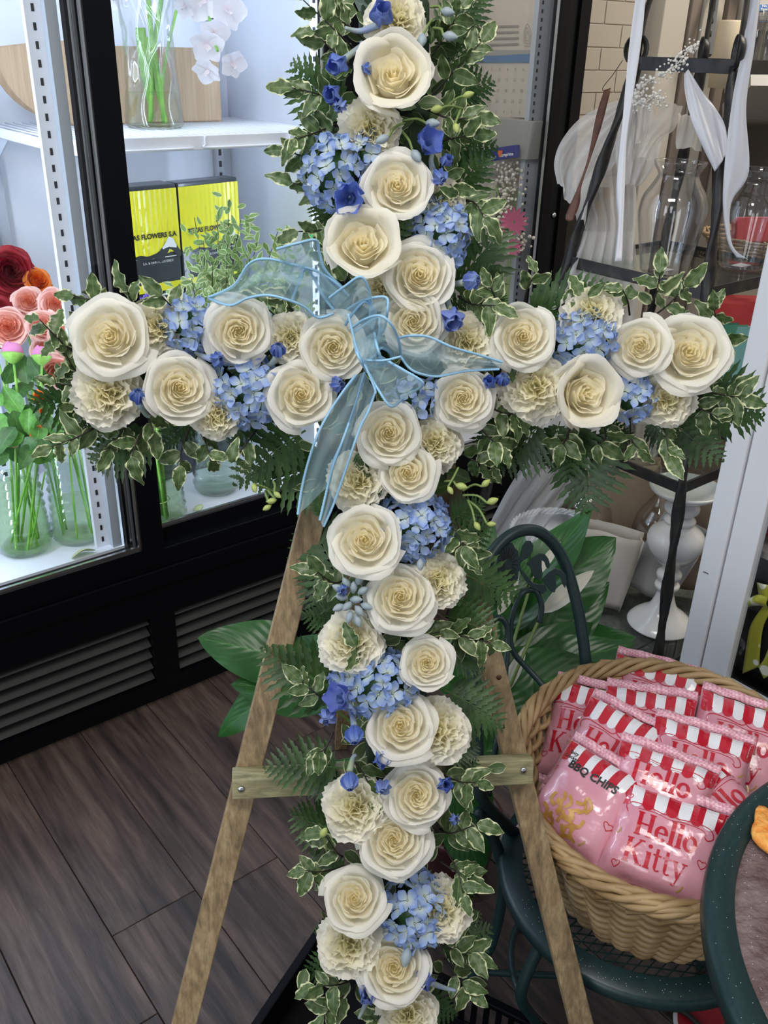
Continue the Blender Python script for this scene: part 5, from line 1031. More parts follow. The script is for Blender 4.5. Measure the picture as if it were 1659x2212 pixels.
plate([(1122, 1205), (1128, 1180), (1136, 1168), (1146, 1168), (1152, 1178), (1150, 1192), (1140, 1205), (1128, 1212), (1120, 1218), (1126, 1228), (1140, 1245), (1150, 1258), (1163, 1262), (1178, 1262), (1182, 1275), (1172, 1284), (1160, 1275), (1148, 1270), (1136, 1256), (1124, 1236), (1116, 1216)], 1.566, name='leaf_ornament')
plate([(1136, 1218), (1150, 1205), (1165, 1195), (1176, 1196), (1184, 1206), (1188, 1218), (1186, 1228), (1180, 1226), (1176, 1214), (1170, 1210), (1170, 1225), (1172, 1240), (1168, 1250), (1160, 1252), (1152, 1245), (1146, 1226)], 1.565, name='leaf_ornament')
plate([(1170, 1252), (1185, 1236), (1200, 1227), (1214, 1232), (1222, 1243), (1224, 1258), (1220, 1270), (1215, 1262), (1210, 1246), (1200, 1240), (1200, 1252), (1202, 1268), (1198, 1280), (1190, 1278), (1182, 1268)], 1.566, name='leaf_ornament')
# ================================================================ WICKER BASKET OF CHIP BAGS
M['wick'] = noisy('willow', (0.24, 0.145, 0.06), (0.46, 0.32, 0.16), 14, 0.5, bump=0.15, lo=0.3, hi=0.7)
bc = V3((0.435, 1.045, 0.374)); BH = 0.20; RX, RY = 0.222, 0.235
bk_ = thing('willow_basket', 'oval tan willow basket full of pink snack bags, standing on the mesh chair seat', 'basket', bc)
prof = lambda t: 0.66 + 0.34 * t ** 0.8
def bp(a, t, dr=0.0): r = prof(t) + dr; return bc + V3((RX * r * math.cos(a), RY * r * math.sin(a), 0.008 + BH * t + (0.02 * math.cos(a - 0.9) * t)))
ST = 34; rows = 17
for j in range(rows):
    t = (j + 0.5) / rows; n = ST * 4; path = []
    for i in range(n):
        a = 2 * PI * i / n; path.append(bp(a, t, 0.032 * math.cos(ST * a / 2 + PI * (j % 2)) ) + Z * 0.0022 * math.sin(ST * a / 2 + PI * (j % 2)))
    obj('weaver', tube(path, 0.0052, 6, True), M['wick'], bk_, True)
for i in range(ST):
    a = 2 * PI * i / ST
    obj('stake', tube([bp(a, t) for t in (0, .2, .4, .6, .8, 1.0)], 0.0042, 6), M['wick'], bk_, True)
for k in range(5):
    path = []
    for i in range(150):
        a = 2 * PI * i / 150; ph = a * 9 + k * 2 * PI / 5; path.append(bp(a, 1.0, 0.012 + 0.045 * math.cos(ph)) + Z * (0.008 + 0.011 * math.sin(ph)))
    obj('rim_twist', tube(path, 0.0058, 6, True), M['wick'], bk_, True)
rdw = random.Random(3)
for i in range(ST):
    a = 2 * PI * i / ST; obj('rim_rod', tube([bp(a, 0.93, 0.06), bp(a + 0.16, 1.0, 0.055) + Z * 0.012, bp(a + 0.32, 1.02, 0.04) + Z * 0.016, bp(a + 0.48, 1.0, -0.02) + Z * 0.006], 0.0045, 6), M['wick'], bk_, True)
obj('base_disc', merge(*[tube([bc + V3((RX * .66 * r * math.cos(a), RY * .66 * r * math.sin(a), 0.006)) for a in [i * PI / 24 for i in range(48)]], 0.006, 6, True) for r in [0.08 * q for q in range(1, 13)]]), M['wick'], bk_, True)['kind'] = 'stuff'
# bags
M['pink'] = noisy('pink_film', (0.62, 0.27, 0.34), (0.72, 0.35, 0.42), 5, 0.16, bump=0.8, bscale=14, Coat_Weight=0.8, Coat_Roughness=0.05)
M['pinkd'] = mat('print_red', (0.50, 0.012, 0.03), 0.2, Coat_Weight=0.7); M['pinkw'] = mat('print_white', (0.80, 0.80, 0.84), 0.2, Coat_Weight=0.7)
M['ging'] = mat('gingham_seal', (0.7, 0.3, 0.38), 0.25); n_, l_, b_ = nodes(M['ging']); tc = n_.new('ShaderNodeTexCoord'); ck = n_.new('ShaderNodeTexChecker'); ck.inputs['Scale'].default_value = 260; ck.inputs[1].default_value = (0.80, 0.50, 0.57, 1); ck.inputs[2].default_value = (0.66, 0.28, 0.36, 1); l_.new(tc.outputs['Object'], ck.inputs['Vector']); l_.new(ck.outputs[0], b_.inputs['Base Color'])
M['gold'] = mat('print_gold', (0.45, 0.30, 0.08), 0.3); M['chip'] = noisy('print_chips', (0.42, 0.20, 0.04), (0.65, 0.38, 0.10), 50, 0.3)
# slab-serif lettering out of strokes: (x0, y0, x1, y1, width) lines, ('o', cx, cy, rx, ry, a0, a1, w) arcs
def GL(c):
    s = 0.028
    def stem(x, y0, y1, w=0.17, top=True, bot=True): 
        r = [(x, y0, x, y1, w)]
        if top: r.append((x - 0.13, y1 - s, x + 0.13, y1 - s, 0.055))
        if bot: r.append((x - 0.13, y0 + s, x + 0.13, y0 + s, 0.055))
        return r
    if c == 'H': return stem(0.16, 0, 1) + stem(0.64, 0, 1) + [(0.16, 0.5, 0.64, 0.5, 0.07)], 0.84
    if c == 'K': return stem(0.16, 0, 1) + [(0.22, 0.42, 0.62, 0.97, 0.07), (0.34, 0.56, 0.68, 0.03, 0.13), (0.52, 0.972, 0.76, 0.972, 0.055), (0.56, 0.028, 0.84, 0.028, 0.055)], 0.86
    if c == 'e': return [('o', 0.27, 0.33, 0.20, 0.29, 0, 320, 0.15), (0.08, 0.35, 0.46, 0.35, 0.06)], 0.55
    if c == 'l': return stem(0.15, 0, 1.02, top=False) + [(0.03, 0.99, 0.2, 0.99, 0.06)], 0.31
    if c == 'o': return [('o', 0.28, 0.33, 0.21, 0.29, 0, 360, 0.16)], 0.57
    if c == 'i': return stem(0.15, 0, 0.64, top=False) + [(0.03, 0.615, 0.2, 0.615, 0.055), ('o', 0.15, 0.86, 0.045, 0.045, 0, 360, 0.09)], 0.31
    if c == 't': return [(0.17, 0.12, 0.17, 0.86, 0.12), (0.02, 0.61, 0.36, 0.61, 0.06), ('o', 0.27, 0.13, 0.10, 0.10, 180, 330, 0.08)], 0.40
    if c == 'y': return [(0.10, 0.62, 0.30, 0.04, 0.12), (0.50, 0.62, 0.22, -0.22, 0.06), (0.0, 0.62, 0.22, 0.62, 0.055), (0.38, 0.62, 0.60, 0.62, 0.055), (0.10, -0.22, 0.24, -0.22, 0.09)], 0.60
    return [], 0.3
def word(s, x, y, h):
    """list of quads (2-D corner lists) for a word starting at x with cap height h"""
    Qs = []
    for c in s:
        g, adv = GL(c)
        for q in g:
            if q[0] == 'o':
                _, cx_2, cy_2, rx, ry, a0, a1, w = q; n = 18
                for i in range(n):
                    A = [math.radians(a0 + (a1 - a0) * (i + k) / n) for k in (0, 1)]
                    Qs.append([(x + h * (cx_2 + (rx + e * w / 2) * math.cos(a)), y + h * (cy_2 + (ry + e * w * 0.35) * math.sin(a))) for a, e in ((A[0], 1), (A[1], 1), (A[1], -1), (A[0], -1))])
            else:
                x0, y0, x1, y1, w = q; L_ = math.hypot(x1 - x0, y1 - y0); nx, ny = -(y1 - y0) / L_ * w / 2, (x1 - x0) / L_ * w / 2; m = 5
                for i in range(m):
                    t0, t1 = i / m, (i + 1) / m; P0 = (x0 + (x1 - x0) * t0, y0 + (y1 - y0) * t0); P1 = (x0 + (x1 - x0) * t1, y0 + (y1 - y0) * t1)
                    Qs.append([(x + h * (P0[0] + nx), y + h * (P0[1] + ny)), (x + h * (P1[0] + nx), y + h * (P1[1] + ny)), (x + h * (P1[0] - nx), y + h * (P1[1] - ny)), (x + h * (P0[0] - nx), y + h * (P0[1] - ny))])
        x += adv * h
    return Qs, x
def snack(label, x, y, z, rx, ry, rz, tx, ty, w=0.15, h=0.165, seed=0, kind='front', tilt=(0, 0)):
    """pillow bag: centre seen at (x, y) at height z; baseline direction given in the picture by (rx, ry), lifted by rz"""
    c = PZ(x, y, z); v = -ray(x, y).normalized(); nz = (v + RT * tilt[0] + UP * tilt[1] + Z * 0.25).normalized()
    ex = (RT * rx - UP * ry); ex = (ex - nz * ex.dot(nz)).normalized(); ey = nz.cross(ex)
    rr = random.Random(seed); p1, p2 = rr.random() * 6, rr.random() * 6
    def S(u, t, o=0.0):
        b = 0.030 * (max(0, 1 - u ** 4) ** 0.6) * (max(0, 1 - t * t) ** 0.5); wr = 0.0022 * math.sin(u * 11 + p1) * (abs(t) ** 3) + 0.0012 * math.sin(t * 9 + p2 + u * 3)
        pinch = 1 - 0.05 * (1 - t * t)
        return c + ex * (u * w / 2 * pinch) + ey * (t * h / 2 * (1 - 0.03 * (1 - u * u))) + nz * (b + wr + o)
    T = thing('snack_bag', label, 'snack bag', c - nz * 0.02, 'pink snack bags in the willow basket')
    def back(u, t): 
        q = S(u, t); f = 0.030 * (max(0, 1 - u ** 4) ** 0.6) * (max(0, 1 - t * t) ** 0.5); return q - nz * (1.75 * f)
    obj('bag_film', merge(grid(lambda a, b: S(a * 2 - 1, b * 2 - 1), 22, 22), grid(lambda a, b: back(a * 2 - 1, b * 2 - 1), 16, 16)), M['pink'], T, True)
    for sg in (1, -1):
        obj('crimped_seal', grid(lambda a, b: c + ex * ((a * 2 - 1) * w / 2) + ey * (sg * (h / 2 + b * 0.014)) + nz * (0.0022 * math.sin((a * 2 - 1) * 11 + p1) + 0.003 * b * math.sin(a * 6 + p2)), 30, 2), M['ging'], T, True, solid=0.0006)
    if kind == 'plain': return T
    def put(name, quads, m, o):
        V, F = [], []
        for q in quads:
            k = len(V); V += [S(a * 2 / w, b * 2 / h, o) for a, b in q]; F.append(tuple(range(k, k + len(q))))
        if quads: obj(name, (V, F), m, T)
    # awning: scalloped red and white stripes hanging from the top seal
    n = 9; sw = w / n * 0.98
    for i in range(n):
        x0 = -w / 2 * 0.97 + i * sw; tp, bt = h / 2 * 0.97, h / 2 * 0.60; qs = []
        for j in range(5):
            y0, y1 = tp + (bt - tp) * j / 5, tp + (bt - tp) * (j + 1) / 5; qs += [[(x0 + sw * a, y0), (x0 + sw * (a + .5), y0), (x0 + sw * (a + .5), y1), (x0 + sw * a, y1)] for a in (0, .5)]
        ce = (x0 + sw / 2, bt); qs += [[ce, (ce[0] + sw / 2 * math.cos(PI + PI * j / 6), ce[1] + sw / 2 * math.sin(PI + PI * j / 6)), (ce[0] + sw / 2 * math.cos(PI + PI * (j + 1) / 6), ce[1] + sw / 2 * math.sin(PI + PI * (j + 1) / 6))] for j in range(6)]
        put('awning_stripe', qs, M['pinkd'] if i % 2 == 0 else M['pinkw'], 0.0007)
    def curve(pts, wd):
        q = cr([(a, b, 0) for a, b in pts], 6); out = []
        for i in range(len(q) - 1):
            d = (q[i + 1] - q[i]).normalized(); e = V3((-d.y, d.x, 0)) * wd / 2; out.append([(q[i] + e)[:2], (q[i + 1] + e)[:2], (q[i + 1] - e)[:2], (q[i] - e)[:2]])
        return out
    if kind == 'front':
        hh = 0.034; qs, xe = word('Hello', 0, 0, hh); q1, _ = word('Hello', -xe / 2, -0.006, hh); q2, xe2 = word('Kitty', 0, 0, hh); q2, _ = word('Kitty', -xe2 / 2 - 0.006, -0.045, hh)
        put('lettering', q1 + q2, M['pinkd'], 0.0008)
        fl = curve([(-0.058, 0.022), (-0.062, 0.032), (-0.052, 0.038), (-0.03, 0.037), (-0.008, 0.034), (0.0, 0.040), (0.003, 0.045), (-0.003, 0.045), (0.0, 0.038), (0.012, 0.034), (0.035, 0.037), (0.055, 0.035), (0.062, 0.024), (0.055, 0.018), (0.050, 0.022)], 0.0013)
        fl += curve([(-0.045, 0.031), (-0.02, 0.032), (0.0, 0.029), (0.02, 0.031), (0.045, 0.030), (0.052, 0.024)], 0.0008)
        put('flourish', fl, M['pinkd'], 0.0008)
    else:
        V2, F2 = text2d('BBQ CHIPS', 0.017, 0.0006); T.empty_display_size = 0.04
        obj('lettering', ([S(a * 2 / w, (b + 0.034) * 2 / h, 0.001) for a, b in V2], F2), M['ink2'], T)
        chs = []; rc = random.Random(1)
        for i in range(26):
            a0 = rc.uniform(0, 6.28); cx2, cy2 = rc.uniform(-0.05, 0.02), rc.uniform(-0.065, -0.01); chs += curve([(cx2, cy2), (cx2 + 0.012 * math.cos(a0), cy2 + 0.012 * math.sin(a0)), (cx2 + 0.02 * math.cos(a0 + .6), cy2 + 0.02 * math.sin(a0 + .6))], 0.005)
        put('chips_print', chs, M['chip'], 0.0008)
        V2, F2 = text2d('Spicy\nCracker', 0.008, 0.0002); obj('small_lettering', ([S((a - 0.045) * 2 / w, (b + 0.048) * 2 / h, 0.001) for a, b in V2], F2), M['ink2'], T)
    for (hx, hy, hs) in ((0.055, -0.015, 0.007), (-0.06, 0.045 if kind == 'front' else 0.02, 0.005), (-0.055, -0.05, 0.006)):
        pts = [(hx + hs * 0.9 * math.sin(a) ** 3, hy + hs * (0.75 * math.cos(a) - 0.3 * math.cos(2 * a) - 0.12 * math.cos(3 * a))) for a in [2 * PI * i / 16 for i in range(17)]]; put('heart_print', curve(pts, 0.001), M['pinkd'], 0.0008)
    put('sprinkle_print', curve([(0.062, 0.005), (0.066, 0.009), (0.068, 0.013)], 0.002) + curve([(0.03, -0.06), (0.035, -0.055), (0.037, -0.05)], 0.002) + curve([(-0.065, -0.01), (-0.062, -0.006), (-0.062, -0.002)], 0.002), M['gold'], 0.0008)
    return T
for k, a in enumerate([
    ('pink snack bag at the very back of the basket, only its striped awning showing', 1410, 1525, 0.560, .90, .35, 0, 0, 0, 0.16, 0.15, 1, 'front', (0, .1)),
    ('pink snack bag at the back left of the basket, half covered by its neighbour', 1262, 1585, 0.550, .90, .30, 0, 0, 0, 0.13, 0.16, 2, 'front', (-.2, .1)),
    ('pink snack bag with a gingham seal, back row, leaning over the one behind', 1395, 1590, 0.572, .93, .28, 0, 0, 0, 0.145, 0.15, 3, 'front', (0, .2)),
    ('pink snack bag at the back right of the basket against the rim', 1592, 1622, 0.575, .88, .42, 0, 0, 0, 0.15, 0.16, 6, 'front', (.2, .1)),
    ('pink snack bag with the BBQ CHIPS lettering, front left against the rim', 1262, 1732, 0.580, .80, .60, 0, 0, 0, 0.13, 0.140, 7, 'bbq', (-.3, .2)),
    ('pink snack bag leaning left in the middle of the basket with a diagonal striped edge', 1312, 1640, 0.575, .80, .55, 0, 0, 0, 0.14, 0.16, 4, 'front', (-.2, .2)),
    ('pink snack bag right of the middle with a white toothed seal', 1500, 1668, 0.590, .90, .42, 0, 0, 0, 0.15, 0.14, 5, 'front', (.1, .2)),
    ('small pink snack bag end squeezed against the round table at the right', 1556, 1768, 0.575, .75, -.62, 0, 0, 0, 0.12, 0.14, 9, 'front', (.2, .2)),
    ('pink snack bag in the centre of the pile, tilted, its film strongly wrinkled', 1422, 1710, 0.600, .88, .46, 0, 0, 0, 0.145, 0.112, 8, 'front', (0, .2)),
    ('pink snack bag nearest the front rim of the basket, largest lettering in view', 1434, 1824, 0.578, .90, .42, 0, 0, 0, 0.155, 0.135, 10, 'front', (0, .1))]):
    snack(*a)
# ================================================================ ROUND TABLE AT THE FRONT RIGHT
TC = V3((0.746, 0.648, 0.66)); TR = 0.371
M['hbody'] = noisy('textured_glass', (0.30, 0.20, 0.20), (0.52, 0.40, 0.40), 30, 0.25, bump=0.9, bscale=70, Transmission_Weight=0.55, IOR=1.3)  # pinkish tones put the reflections into the glass colour
tb = thing('bistro_table', 'round garden table with dark green rim and hammered glass top, front right', 'table', V3((TC.x, TC.y, 0)))
obj('table_rim', lathe([(TR - 0.036, -0.002), (TR - 0.034, 0.003), (TR - 0.010, 0.005), (TR - 0.002, 0.001), (TR, -0.006), (TR, -0.022), (TR - 0.005, -0.026), (TR - 0.012, -0.020), (TR - 0.034, -0.012), (TR - 0.036, -0.002)], 128, TC), M['green'], tb, True)
obj('glass_top', lathe([(0.0005, -0.003), (TR - 0.035, -0.003), (TR - 0.035, -0.008), (0.0005, -0.008)], 96, TC), M['hbody'], tb)
for a in (0.8, 2.37, 3.94, 5.5):
    d = V3((math.cos(a), math.sin(a), 0)); obj('leg', tube(cr([TC + d * 0.345 - Z * 0.015, TC + d * 0.28 - Z * 0.2, TC + d * 0.15 - Z * 0.42, TC + d * 0.30 - Z * 0.659], 8), 0.010, 10), M['green'], tb, True)
M['orange'] = noisy('orange_sugar', (0.85, 0.26, 0.03), (0.95, 0.48, 0.12), 90, 0.7, bump=0.6)
ck_ = PZ(1672, 1812, 0.664)
o = obj('orange_cookie', tube([ck_ + V3((0, 0, 0.000)), ck_ + Z * 0.003, ck_ + Z * 0.008, ck_ + Z * 0.011], [0.030, 0.034, 0.034, 0.030], 28), M['orange'], None, True)
for v in o.data.vertices: 
    a = math.atan2(v.co.y, v.co.x); k = 1 + 0.12 * math.cos(4 * a) + 0.06 * math.cos(3 * a + 1); v.co.x *= k * 0.8; v.co.y *= k * 1.25
tag(o, 'orange rough-surfaced cookie lying on the hammered glass table top at the right edge', 'cookie')
mk = obj('dark_clip', prism([PZ(1648, 1748, 0.664), PZ(1672, 1742, 0.664), PZ(1690, 1760, 0.664), PZ(1662, 1762, 0.664)], Z, 0.006), M['ink2'], bevel=0.001); tag(mk, 'small dark pointed piece lying on the glass table above the cookie', 'clip')
# glitter dust on the rims
rd = random.Random(14); gs = []
for i in range(70):
    a = rd.uniform(2.0, 4.4); r = TR - rd.uniform(0.004, 0.03); gs.append(box(TC + V3((r * math.cos(a), r * math.sin(a), 0.0048)), (0.0003, 0, 0), (0, 0.0003, 0), (0, 0, 0.0002)))
for i in range(70):
    a = rd.uniform(3.4, 5.3); r = SR + rd.uniform(-0.012, 0.012); gs.append(box(SC + V3((r * math.cos(a), r * math.sin(a), -0.0020)), (0.00035, 0, 0), (0, 0.00035, 0), (0, 0, 0.0003)))
for i in range(260):
    a = rd.uniform(2.0, 4.4); r = (TR - 0.04) * rd.uniform(0.75, 1.0); gs.append(box(TC + V3((r * math.cos(a), r * math.sin(a), -0.0024)), (0.00035, 0, 0), (0, 0.00035, 0), (0, 0, 0.0002)))
o = obj('glitter_dust', merge(*gs), M['white']); tag(o, 'scattered white glitter specks on the green rims and the glass table', 'glitter', kind='stuff')
# red round sign on the floor
rs = thing('red_sign', 'red disc with a white border lying on the floor under the chair, bottom edge', 'sign', PZ(1560, 2225, 0.0))
rp_ = rs.location; obj('white_border', lathe([(0.0005, 0), (0.085, 0), (0.085, 0.004), (0.0005, 0.004)], 40, rp_), M['white'], rs); obj('red_face', lathe([(0.0005, 0.004), (0.078, 0.004), (0.078, 0.0055), (0.0005, 0.0055)], 40, rp_), mat('sign_red', (0.35, 0.01, 0.02), 0.4), rs)
o = obj('black_cable', tube(cr([PZ(1440, 2175, 0.008), PZ(1475, 2185, 0.010), PZ(1510, 2215, 0.012), PZ(1540, 2260, 0.008)], 6), 0.005, 8), M['twig'], None, True); tag(o, 'black cable running over the floor towards the red disc', 'cable')
# ================================================================ BLACK TRAY ON THE FLOOR
TRAY = thing('black_crate', 'black plastic crate with slotted sides on the floor behind the foot of the cross', 'crate', PZ(800, 2100, 0.0))
tA, tB, tD = PZ(705, 1985, 0.10), PZ(520, 2260, 0.10), PZ(1260, 2260, 0.10)
tC_ = tB + (tD - tA)
def wall(name, a, b, h=0.10, slots=0):
    ex = (b - a).normalized(); n_ = Z.cross(ex); L_ = (b - a).length; g = [beam(a - Z * 0.006, b - Z * 0.006, 0.012, 0.016, Z), beam(a - Z * (h - 0.006), b - Z * (h - 0.006), 0.012, 0.006, Z)]
    o = obj(name, merge(*g), M['black'], TRAY, bevel=0.002)
    if slots:
        m = int(L_ / 0.022)
        for i in range(m): obj('bar', beam(a + ex * (L_ * (i + .5) / m) - Z * 0.01, a + ex * (L_ * (i + .5) / m) - Z * h, 0.004, 0.010, n_), M['black'], o)
    else: obj('side_panel', beam(a - Z * h * 0.5, b - Z * h * 0.5, 0.003, h * 0.9, n_), M['black'], o)
    return o
wall('side_wall', tA, tD, slots=1); wall('side_wall', tA, tB)
obj('tray_floor', prism([tA - Z * 0.095, tD - Z * 0.095, tD + (tB - tA) - Z * 0.095, tB - Z * 0.095], Z, 0.006), M['blackm'], TRAY)
o = wall('side_wall', tB, tB + (tD - tA), slots=1); o = wall('side_wall', tD, tD + (tB - tA))
# ================================================================ EASEL
M['pine'] = wood('easel_pine', (0.20, 0.14, 0.075), (0.34, 0.24, 0.13), (0.46, 0.35, 0.20), (0, 0, 0), 1.0, 0.6, (25, 25, 2.2))
M['pineg'] = wood('treated_pine', (0.22, 0.20, 0.10), (0.36, 0.34, 0.19), (0.48, 0.46, 0.28), (0, 0, 0), 1.0, 0.6, (3, 25, 25))
YW, LEAN = math.radians(7.7), math.radians(18)
CE = V3((math.cos(YW), math.sin(YW), 0)); CNH = V3((math.sin(YW), -math.cos(YW), 0))
CT = Z * math.cos(LEAN) - CNH * math.sin(LEAN); CN = CNH * math.cos(LEAN) + Z * math.sin(LEAN)
CO = PD(850, 800, 1.035)
def K(x, y, off=0.0): return PP(x, y, CO + CN * off, CN)          # point on (or off) the cross plane
EO = -0.075
es = thing('easel', 'simple wooden display easel with three legs carrying the floral cross', 'easel', V3((0, 1.0, 0)))
def down(a, b):
    d = (b - a).normalized(); return a + d * ((a.z - 0.004) / -d.z)
l0, l1 = K(666, 1150, EO), K(397, 2212, EO); r0, r1 = K(1052, 1400, EO), K(1255, 2212, EO)
lt = l0 + (l0 - l1) * 0.62; rt = r0 + (r0 - r1) * 0.98
obj('leg', beam(lt, down(l0, l1), 0.021, 0.032, CN), M['pine'], es, bevel=0.0015)
obj('leg', beam(rt, down(r0, r1), 0.021, 0.032, CN), M['pine'], es, bevel=0.0015)
ap = (lt + rt) / 2; back = V3((ap.x - CNH.x * 0.62, ap.y - CNH.y * 0.62, 0.004))
obj('rear_leg', beam(ap - CN * 0.025, back, 0.02, 0.03, CN), M['pine'], es, bevel=0.0015)
ba, bb2 = K(502, 1692, EO + 0.021), K(1148, 1660, EO + 0.021)
obj('cross_bar', beam(ba, bb2, 0.021, 0.034, CN), M['pineg'], es, bevel=0.0015)
SCREW = mesh('screw_head', lathe([(0.0001, -.001), (0.0042, -.001), (0.0042, 0.0008), (0.0028, 0.0018), (0.0001, 0.0018)], 12), M['chrome'])
for p in (K(521, 1705, EO + 0.0325), K(1131, 1664, EO + 0.0325)): inst('screw_head', SCREW, es, frame(p, CN, CT, 1.0))
inst('wood_knot', mesh('wood_knot', lathe([(0.0001, 0), (0.0035, 0), (0.0035, 0.0004), (0.0001, 0.0004)], 10), M['leather']), es, frame(K(1078, 1463, EO + 0.0108), CN, CT, 1.0))
# ================================================================ THE CROSS
cross = thing('floral_cross', 'large standing cross of white roses, cream carnations and blue hydrangeas with greenery', 'floral cross', K(855, 2200, -0.05))
R_ = random.Random(11)
def pxm(x, y): return (K(x, y) - CAMPOS).dot(FWD) / FPX              # metres per pixel there
va, vb = K(850, 5, -0.038), K(855, 2190, -0.038)
obj('foam_frame', merge(beam(va, vb, 0.075, 0.045, CE), beam(K(215, 800, -0.038), K(1510, 795, -0.038), 0.045, 0.075, CN)), M['foam'], cross, bevel=0.006)
def place_rose(x, y, d, tx=0, ty=0, k=None, off=0.0, spin=None, label=None):
    s = d * 0.5 * pxm(x, y) / 1.12; z = facing(x, y, tx, ty); k = R_.randrange(4) if k is None else k; s *= {4: 1.2, 2: 1.07}.get(k, 1.0)
    p = K(x, y, off + 0.030) - z * s * 0.45 - (RT * tx + UP * ty) * s * 0.1
    a = R_.uniform(0, 6.28) if spin is None else spin; yd = UP * math.cos(a) + RT * math.sin(a)
    Mx = frame(p, z, yd, s); r = inst('rose', ROSES[k][0], cross, Mx, label)
    for pm_ in ROSES[k][1]: inst('petal', pm_, r, Mx)
    return r
for a in [(848, 165, 172, 0.0, 0.42, 4), (858, 402, 140, 0.0, 0.25, 2), (783, 530, 168, 0.05, 0.38, 4), (905, 595, 148, 0.1, 0.2, 1), (893, 695, 132, -0.05, 0.05, 3),
          (238, 728, 172, -0.25, 0.15, 0), (516, 715, 138, 0, 0, 3), (720, 750, 140, 0.02, 0.0, 1), (388, 838, 146, 0.12, 0.1, 1), (650, 852, 146, 0.05, 0.12, 0),
          (1130, 728, 138, 0.12, 0.12, 1), (1382, 748, 128, -0.05, 0.1, 0), (1488, 762, 160, 0.18, 0.22, 2), (1262, 850, 158, 0.5, 0.02, 4), (1000, 862, 126, 0, 0.0, 3),
          (840, 936, 136, 0.05, 0.08, 1), (880, 1022, 126, 0.0, 0.1, 0), (788, 1168, 150, -0.08, 0.15, 2), (865, 1290, 146, 0.0, 0.1, 3), (922, 1432, 112, 0, 0.03, 1),
          (865, 1568, 150, 0, 0.12, 0), (900, 1718, 132, 0.05, -0.04, 3), (850, 1815, 146, 0, 0.02, 3), (765, 1942, 136, 0, 0.15, 0), (850, 2090, 146, 0, 0.03, 1)]:
    place_rose(a[0], a[1], a[2] * 1.04, a[3], a[4], a[5], 0.012)
for x, y, d, tx, ty in [(855, 40, 125, 0, .4), (800, 275, 125, 0, .3), (965, 432, 90, .3, .2), (822, 618, 90, 0, .2), (342, 702, 115, 0, .2), (232, 850, 145, -.2, 0), (470, 900, 105, 0, -.3), (628, 728, 105, 0, .1),
                    (1010, 738, 125, .1, .1), (1280, 672, 125, .1, .4), (1155, 838, 140, 0, 0), (1440, 862, 120, .1, -.1), (940, 957, 112, .1, 0), (772, 1040, 125, -.1, 0), (948, 1252, 120, .3, .1),
                    (757, 1385, 130, -.1, .1), (945, 1577, 138, .2, 0), (765, 1742, 132, -.1, .1), (955, 1962, 125, .2, .1), (750, 2040, 128, -.2, 0), (880, 2192, 120, 0, -.1)]:
    s = d * 0.5 * pxm(x, y) * 1.12; z = facing(x, y, tx, ty); a = R_.uniform(0, 6.28)
    inst('carnation', R_.choice(CARN), cross, frame(K(x, y, 0.032) - z * s * 0.45, z, UP * math.cos(a) + RT * math.sin(a), s))
HDOME = mesh('hydrangea_head', lathe([(0, -0.5), (0.45, -0.3), (0.62, 0.0), (0.5, 0.35), (0.25, 0.52), (0, 0.56)], 14), M['leafd'])
for x, y, rx, ry, n in [(722, 375, 72, 82, 30), (790, 330, 34, 40, 7), (952, 505, 66, 82, 32), (404, 705, 60, 58, 24), (535, 845, 84, 80, 40), (1260, 735, 74, 72, 34), (1362, 860, 46, 50, 14),
                       (895, 860, 55, 42, 14), (890, 1135, 88, 78, 44), (812, 1475, 104, 76, 44), (895, 1962, 74, 84, 34)]:
    pm_ = pxm(x, y); sx, sy = rx * pm_, ry * pm_; z = facing(x, y, 0, 0); sd = min(sx, sy); c = K(x, y, 0.030) - z * sd * 0.5
    h = inst('hydrangea', HDOME, cross, frame(c, z, UP, sd))
    xx = UP.cross(z).normalized(); yy = z.cross(xx)
    for i in range(n):
        q = (i + 0.5) / n; th = math.acos(1 - q * 1.12); az = i * 2.399 + R_.uniform(-.2, .2)
        nn = (xx * math.sin(th) * math.cos(az) + yy * math.sin(th) * math.sin(az) + z * math.cos(th))
        p = c + xx * (math.sin(th) * math.cos(az) * sx * 0.86) + yy * (math.sin(th) * math.sin(az) * sy * 0.86) + z * (math.cos(th) * sd * 0.9)
        nd = (nn + V3((R_.uniform(-.3, .3), R_.uniform(-.3, .3), R_.uniform(-.3, .3)))).normalized()
        inst('floret', R_.choice(FLORET), h, frame(p, nd, V3((R_.uniform(-1, 1), R_.uniform(-1, 1), R_.uniform(-1, 1))), R_.uniform(27, 34) * pm_))
